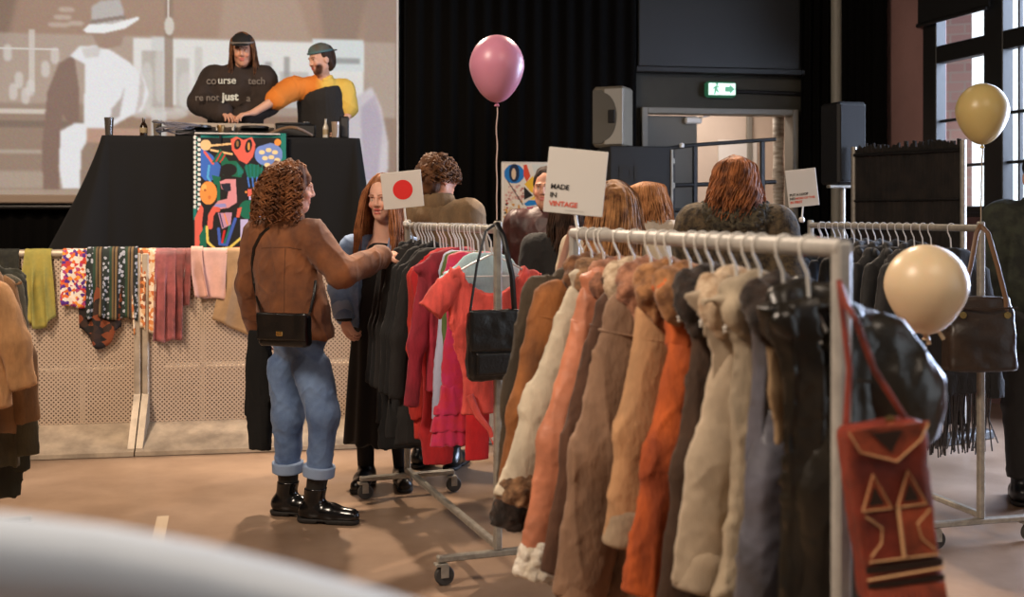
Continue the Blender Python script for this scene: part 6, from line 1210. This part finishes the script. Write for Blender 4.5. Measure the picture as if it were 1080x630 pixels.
MB().tube([J['wrR']+(b_.r*math.cos(t)*.035+b_.f*math.sin(t)*.03)-E3*.0 for t in np.linspace(0, 2*math.pi, 17)[:-1]], .009, 8, closed=True).build('bracelet', m_ink, b_.e, True, True)
b_.shoes(m_bleather, 'shoe', h=.03)
for n in 'LR': S = SDF(.006); S.chain([J['kn'+n], J['an'+n]], [.056, .043], .02); S.obj('tights', mat('black_tights', (26, 23, 22), rough=.8), b_.e)
hm2 = hairmat('red_brown_hair', (168, 110, 70), (112, 66, 38)); b_.haircap(hm2, [(0, -.03, .046, .086, .100, .092), (0, -.06, -.05, .088, .07, .12)], 5, .006, 30)
b_.longhair(hm2, 260, .60, 6, .012, .0075, arc=2.3, spread=1.6, wide=1.1, fwd=.085)
# ---- man with curly hair, from behind
c_ = Person('person with short curly hair in an olive-brown coat, seen from behind the middle rack', (XD(462, 6.55), 6.55, 0), 1.78, (.3, .95), skin=(206, 150, 122), res=.0075); c_.hf = nrm(A(.8, .6, 0)); c_.body(hair=(70, 46, 30), hands=True)
m_cc = fab('olive_brown_wool', (116, 92, 62), .2, 8); c_.top('coat', m_cc, t=.034, hem=-.25, seed=8, collar=.03, boxy=.02); c_.legs('trousers', m_ink, seed=4); c_.shoes(m_bleather)
hc = hairmat('dark_curly_hair', (104, 68, 40), (52, 32, 20)); c_.haircap(hc, [(0, -.025, .05, .090, .104, .092), (0, -.06, -.01, .084, .07, .08)], 6, .016, 34); curls(c_, hc, 340, .03, .08, 7, hr=.011, r=.0055, out=.03, arc=2.6, elmin=.05, pitch=.03)
# ---- people behind the signs
p_ = Person('person in a maroon jacket standing in front of the patchwork picture', (XD(577, 6.75), 6.75, 0), 1.72, (-.25, -.95), skin=(206, 152, 126), res=.0075); p_.body(hair=(50, 34, 26)); p_.top('jacket', mat('maroon_leather', (74, 32, 30), rough=.5, var=.3, bump=.3), t=.03, hem=-.12, seed=9, collar=.018); p_.legs('trousers', m_ink, seed=4); p_.shoes(m_bleather)
p_.haircap(hairmat('black_brown_hair', (56, 38, 28), (30, 20, 15)), [(0, -.03, .05, .084, .098, .088), (0, -.06, -.04, .082, .066, .10)], 7, .007, 30)
p_ = Person('person with dark hair in black clothes, seen from behind under the text sign', (XD(598, 6.0), 6.0, 0), 1.56, (.1, .99), res=.0085); p_.body(hair=(50, 34, 26)); p_.top('pullover', mk('black_wool', (24, 22, 21)), t=.03, hem=-.1, seed=10); p_.legs('trousers', m_ink, seed=4); p_.shoes(m_bleather)
hd_ = hairmat('dark_brown_hair', (66, 44, 30), (36, 24, 17)); p_.haircap(hd_, [(0, -.03, .046, .086, .100, .09), (0, -.06, -.07, .085, .066, .12)], 8, .007, 30); p_.longhair(hd_, 130, .3, 8, .008, .008, wide=1.1)
p_ = Person('person with long light brown hair and cream jacket, back turned, beside the text sign', (XD(648, 5.0), 5.0, 0), 1.585, (.1, .99), res=.0075); p_.body(hair=(110, 74, 46)); p_.top('jacket', fab('cream_canvas', (196, 178, 150), .15), t=.028, hem=-.12, seed=11, collar=.018); p_.legs('trousers', m_ink, seed=4); p_.shoes(m_bleather)
hf_ = hairmat('light_brown_hair', (170, 122, 76), (96, 62, 38)); p_.haircap(hf_, [(0, -.03, .046, .096, .104, .088), (0, -.07, -.06, .115, .075, .13), (.05, -.03, -.1, .06, .06, .14), (-.05, -.03, -.1, .06, .06, .14)], 9, .007, 30); p_.longhair(hf_, 300, .44, 9, .012, .0075, spread=2.2, wide=1.24)
p_ = Person('person with strawberry blonde hair and a pale grey hood over a black jacket', (XD(683, 5.9), 5.9, 0), 1.60, (-.8, .6), res=.0075); p_.hf = nrm(A(-.75, .65, -.15)); p_.body(hair=(150, 100, 60)); o = p_.top('jacket', mk('black_puffer', (26, 25, 26)), t=.034, hem=-.1, seed=12); p_.legs('trousers', m_ink, seed=4); p_.shoes(m_bleather)
S = SDF(.007); J = p_.J; S.chain([J['neck']+p_.r*.075-E3*.0+p_.f*.03, J['neck']+p_.r*.06-p_.f*.07-E3*.01, J['neck']-p_.f*.13-E3*.02, J['neck']-p_.r*.07-p_.f*.06, J['neck']-p_.r*.075+p_.f*.03], [.045, .062, .085, .062, .045], .04); S.obj('hood', fab('grey_fleece', (184, 172, 156), .15), o, disp=wr(95, .008, .005))
hg = hairmat('strawberry_hair', (186, 132, 86), (134, 88, 54)); p_.haircap(hg, [(0, -.03, .046, .096, .104, .09), (0, -.05, -.05, .104, .08, .09)], 10, .006, 30); p_.longhair(hg, 240, .17, 10, .006, .007, wide=1.2)
p_ = Person('person in a dark coat with a large furry hood, auburn hair, facing the doorway', (XD(776, 5.6), 5.6, 0), 1.72, (.1, .99), res=.007, sh=1.05); p_.hf = nrm(A(.25, .97, -.12)); p_.body(hair=(110, 66, 40))
m_hc = mat('mottled_dark_coat', (88, 74, 52), rough=.9, var=.7, vs=34, col2=(34, 28, 22), bump=.5, bs=120); o = p_.top('coat', m_hc, t=.05, hem=-.3, seed=13, boxy=.03, amp=1.3); p_.legs('trousers', m_ink, seed=4); p_.shoes(m_bleather)
S = SDF(.007); J = p_.J; ring = [J['neck']+E3*(.015-.04*max(0, -math.sin(a)))+(p_.r*math.cos(a)*.125+p_.f*math.sin(a)*.10)-E3*.02 for a in np.linspace(-math.pi*1.35, math.pi*.35, 11)]; S.chain(ring, [.045, .055, .062, .07, .074, .076, .074, .07, .062, .055, .045], .03); S.obj('fur_hood', mat('hood_fur', (84, 76, 58), rough=.95, var=.7, vs=36, col2=(30, 26, 20), bump=.9, bs=160), o, disp=fur(96, .012))
hh3 = hairmat('copper_hair', (168, 104, 60), (78, 44, 26)); p_.haircap(hh3, [(0, -.03, .046, .092, .106, .090), (0, -.065, -.03, .104, .08, .10), (.05, -.02, -.06, .06, .06, .08), (-.05, -.02, -.06, .06, .06, .08)], 11, .008, 30); p_.longhair(hh3, 300, .25, 11, .018, .0075, spread=1.7, wide=1.12)
p_ = Person('person in a dark green jacket cut off by the frame edge near the window', (XD(1098, 5.7), 5.7, 0), 1.76, (.3, .95), res=.0085); p_.body(hair=(40, 30, 24)); p_.top('jacket', mat('dark_camouflage', (52, 56, 42), rough=.85, var=.6, vs=12, col2=(24, 26, 20)), t=.035, hem=-.2, seed=14, collar=.02); p_.legs('trousers', m_ink, seed=4); p_.shoes(m_bleather)
p_.haircap(hairmat('black_hair', (34, 26, 22), (18, 14, 12)), [(0, -.03, .05, .084, .098, .088), (0, -.06, -.02, .082, .066, .08)], 12, .007, 30)
# ---- the two DJs on the stage
def deck(px, c): p = B(px, 100, c); return A(p[0], p[1], DK)
cD = 9.62; P0 = deck(249, cD); D = P0[1]
dl = Person('person in a black cap and dark projection-lettered sweatshirt, long hair, looking down at the decks', P0, 1.82, (0, -1), skin=(206, 152, 124), res=.0065); J = dl.J; dl.lean(A(0, -.10, -.03)); J['head'] = W(256, 53, D-.14); J['neck'] = W(253, 72, D-.06)
J['shR'] = W(226, 84, D-.03); J['shL'] = W(277, 84, D-.03); J['elR'] = W(212, 108, D-.10); J['elL'] = W(282, 109, D-.08); J['wrR'] = W(234, 119, D-.30); J['wrL'] = W(258, 122, D-.24)
dl.hf = nrm(A(.12, -.95, -.25)); dl.hu = nrm(A(0, -.25, .97)); dl.hd = {'R': ((.7, -.7, -.25), (.1, -.2, 1), -1, .4), 'L': ((-.5, -.8, -.2), (-.1, -.2, 1), 1, .4)}
dl.body(hair=(60, 42, 30), beard=None)
sw_ = mat('dark_brown_sweatshirt', (54, 42, 35), rough=.9, var=.25, vs=5, bump=.25, bs=120); o = dl.top('sweatshirt', sw_, t=.045, hem=-.05, seed=15, boxy=.03, amp=.6, ar=1.15, collar=.016); dl.legs('trousers', m_ink, seed=4); dl.shoes(m_bleather)
bs_ = bv(o); m_pt = mat('pale_projection', (196, 200, 190), rough=.8); m_pg = mat('faint_projection', (112, 104, 96), rough=.8)
def projected_text(txt, px, py, size, m, bold=.0):  # letters paint in the text a projector throws on the sweatshirt
    me = text_mesh(txt, size, bold, .0); co = np.empty(len(me.vertices)*3, np.float32); me.vertices.foreach_get('co', co); co = co.reshape(-1, 3).astype(float); q0 = W(px, py, D-.2); out = []
    for x, y, z in co:
        p = q0+A(x, 0, y); h = bs_.ray_cast(Vector((p[0], p[1]-1.0, p[2])), Vector((0, 1, 0)), 3); out.append((p[0], h[0][1] if h[0] is not None else 99, p[2]))
    out = np.array(out, np.float32); out[:, 1] = out[:, 1].min()-.016; me.vertices.foreach_set('co', out.ravel()); me.update(); link('projected_lettering', me, m, o, True)
projected_text('co', 217, 88.5, .085, m_pg, .002); projected_text('urse', 230, 88.5, .085, m_pt, .0012); projected_text('tech', 261, 88.5, .08, m_pg, .001); projected_text('re not', 211, 108, .075, m_pg, .001); projected_text('just', 240, 108, .088, m_pt, .003); projected_text('a', 262, 108, .08, m_pg, .001)
hm4 = hairmat('long_brown_hair', (124, 84, 54), (72, 46, 30)); dl.haircap(hm4, [(0, -.03, .04, .084, .098, .085), (0, -.06, -.05, .084, .066, .10)], 13, .006, 30); dl.longhair(hm4, 120, .30, 13, .010, .008, arc=2.2, spread=1.3)
def cap(P_, m, m2, back=False):
    S = SDF(.006); S.ell(P_.at(0, -.012, .055), A(.088, .103, .078)*P_.k, .01, P_.R); c = P_.at(0, 0, .052); u = P_.R[2]; S.fun(c-.3, c+.3, lambda P: (P-c)@u.astype(np.float32), .004, cut=True); o = S.obj('cap', m, P_.e, disp=lambda P: .003*vnoise(P, 25, 3))
    s = -1 if back else 1; S = SDF(.005); S.ell(P_.at(0, s*.110, .054), A(.066, .055, .010)*P_.k, .01, P_.R); S.obj('brim', m, o)
    MB().tube([P_.at(.0885*math.cos(t), -.012+.1035*math.sin(t), .062) for t in np.linspace(0, 2*math.pi, 33)[:-1]], .008, 8, closed=True, flat=(P_.R[2], 1.2)).build('band', m2, o, True, True)
cap(dl, mat('black_cap_cloth', (20, 19, 18), rough=.85), mat('grey_cap_band', (120, 112, 104), rough=.7))
cD = 9.58; P0 = deck(342, cD); D = P0[1]
dr = Person('person in an orange and yellow shirt with backwards cap and beard, reaching across the decks', P0, 1.75, (-.45, -.89), skin=(214, 166, 142), res=.0065); J = dr.J; dr.lean(A(-.05, -.13, -.06)); J['head'] = W(338, 63, D-.20); J['neck'] = W(341, 84, D-.12)
J['shR'] = W(308, 93, D-.16); J['shL'] = W(362, 95, D-.02); J['elR'] = W(288, 107, D-.36); J['wrR'] = W(267, 119, D-.40); J['elL'] = W(368, 118, D-.04); J['wrL'] = W(362, 132, D-.16)
dr.hf = nrm(A(-.72, -.66, -.25)); dr.hd = {'R': ((-.85, -.4, -.2), (0, -.2, 1), 1, .4), 'L': ((-.3, -.6, -.7), (.8, -.2, .1), 1, .4)}
dr.body(hair=(60, 40, 28), beard=(74, 44, 28))
m_or2 = bpy.data.materials.new('orange_yellow_shirt'); m_or2.use_nodes = True; nt = m_or2.node_tree; b = nt.nodes['Principled BSDF']; b.inputs['Roughness'].default_value = .85
tc = nt.nodes.new('ShaderNodeTexCoord'); sx = nt.nodes.new('ShaderNodeSeparateXYZ'); nt.links.new(tc.outputs['Object'], sx.inputs[0]); rp = nt.nodes.new('ShaderNodeMapRange'); xm = XD(340, D); rp.inputs['From Min'].default_value = xm-.03; rp.inputs['From Max'].default_value = xm+.05; nt.links.new(sx.outputs['X'], rp.inputs['Value'])
mx = nt.nodes.new('ShaderNodeMix'); mx.data_type = 'RGBA'; nt.links.new(rp.outputs['Result'], mx.inputs['Factor']); mx.inputs['A'].default_value = L4((222, 128, 42)); mx.inputs['B'].default_value = L4((226, 188, 84)); nt.links.new(mx.outputs['Result'], b.inputs['Base Color'])
o = dr.top('shirt', m_or2, t=.035, hem=-.08, seed=16, boxy=.02, upto=.40, ar=1.0, amp=1.2, collar=.012); S = SDF(.007); S.chain([J['pel']-E3*.2, J['waist'], J['chest']*1.1-J['waist']*.1], [.215, .205, .205], .04, (dr.f, .76)); c1 = J['chest']+E3*.05; S.fun(c1-.5, c1+A(.5, .5, .6), lambda P: -(P[..., 2]-np.float32(c1[2])+((P-c1)@dr.r.astype(np.float32))*.35), .006, cut=True); S.obj('projection_shade', mat('projection_shade_black', (32, 29, 27), rough=.85), dr.e, disp=wr(98, .006, .004)); dr.legs('trousers', m_ink, seed=4); dr.shoes(m_bleather)  # black shell over the shirt paints in the dark silhouette of the projection
dr.haircap(hairmat('dark_hair', (66, 44, 30), (40, 26, 18)), [(0, -.03, .04, .082, .096, .084), (0, -.06, -.03, .08, .064, .08)], 14, .006, 30); cap(dr, mat('brown_teal_cap', (92, 70, 52), rough=.85, var=.9, vs=5, col2=(70, 110, 112)), mat('teal_cap_band', (74, 104, 106), rough=.8), True)
# ------------------------------------------------------------------ light: stage lamps, unseen hall fills, daylight at the window, fill through the added door
def lamp(kind, name, loc, aim, col, power, size=1.0, sy=None, spot=None, blend=.6):
    l = bpy.data.lights.new(name, kind); l.color = tuple(float(x) for x in lin(col)/max(lin(col))); l.energy = power
    if kind == 'AREA':
        l.size = size
        if sy: l.shape = 'RECTANGLE'; l.size_y = sy
    else: l.shadow_soft_size = size
    if kind == 'SPOT': l.spot_size = math.radians(spot); l.spot_blend = blend
    o = bpy.data.objects.new(name, l); COL.objects.link(o); o.location = [float(x) for x in loc]
    o.rotation_euler = (Vector([float(x) for x in aim])-o.location).to_track_quat('-Z', 'Y').to_euler(); return o
lamp('AREA', 'hall_fill', (-2.8, 1.4, 4.7), (0, 3.5, .8), (255, 234, 212), 320, 1.3)  # unseen soft fill from upper left, no fixture built
lamp('AREA', 'hall_fill', (1.6, .2, 4.8), (.6, 3.0, .8), (255, 234, 212), 105, 2.0)  # unseen fill above the camera side, no fixture built
lamp('SPOT', 'stage_spot', (-1.6, 8.2, 4.7), (-.9, 5.0, .3), (255, 229, 202), 1300, .12, spot=62)
lamp('SPOT', 'stage_spot', (1.4, 7.8, 4.7), (-.2, 4.6, .2), (255, 229, 202), 900, .12, spot=55)
lamp('SPOT', 'front_spot', (-3.2, 4.2, 4.7), (-2.2, 8.6, 1.3), (255, 228, 202), 900, .2, spot=64)
lamp('AREA', 'window_daylight', RP+RD*1.6+RN*1.2+E3*2.9, RP+RD*1.9-RN*4+E3*.3, (206, 224, 255), 480, 3.2, 2.4)
lamp('AREA', 'corridor_lamp', UP(uof(B(770, 100, CB))+.1, CB+1.1, 3.05), UP(uof(B(770, 100, CB))+.1, CB+1.4, 0), (255, 238, 226), 48, 1.0)
lamp('AREA', 'added_door_fill', RU(3.05, .9, 1.5), A(1.6, 4.9, .0), (202, 220, 255), 520, 1.9, 1.7)  # lamp outside the added, unseen glazed door; tints the right floor blue
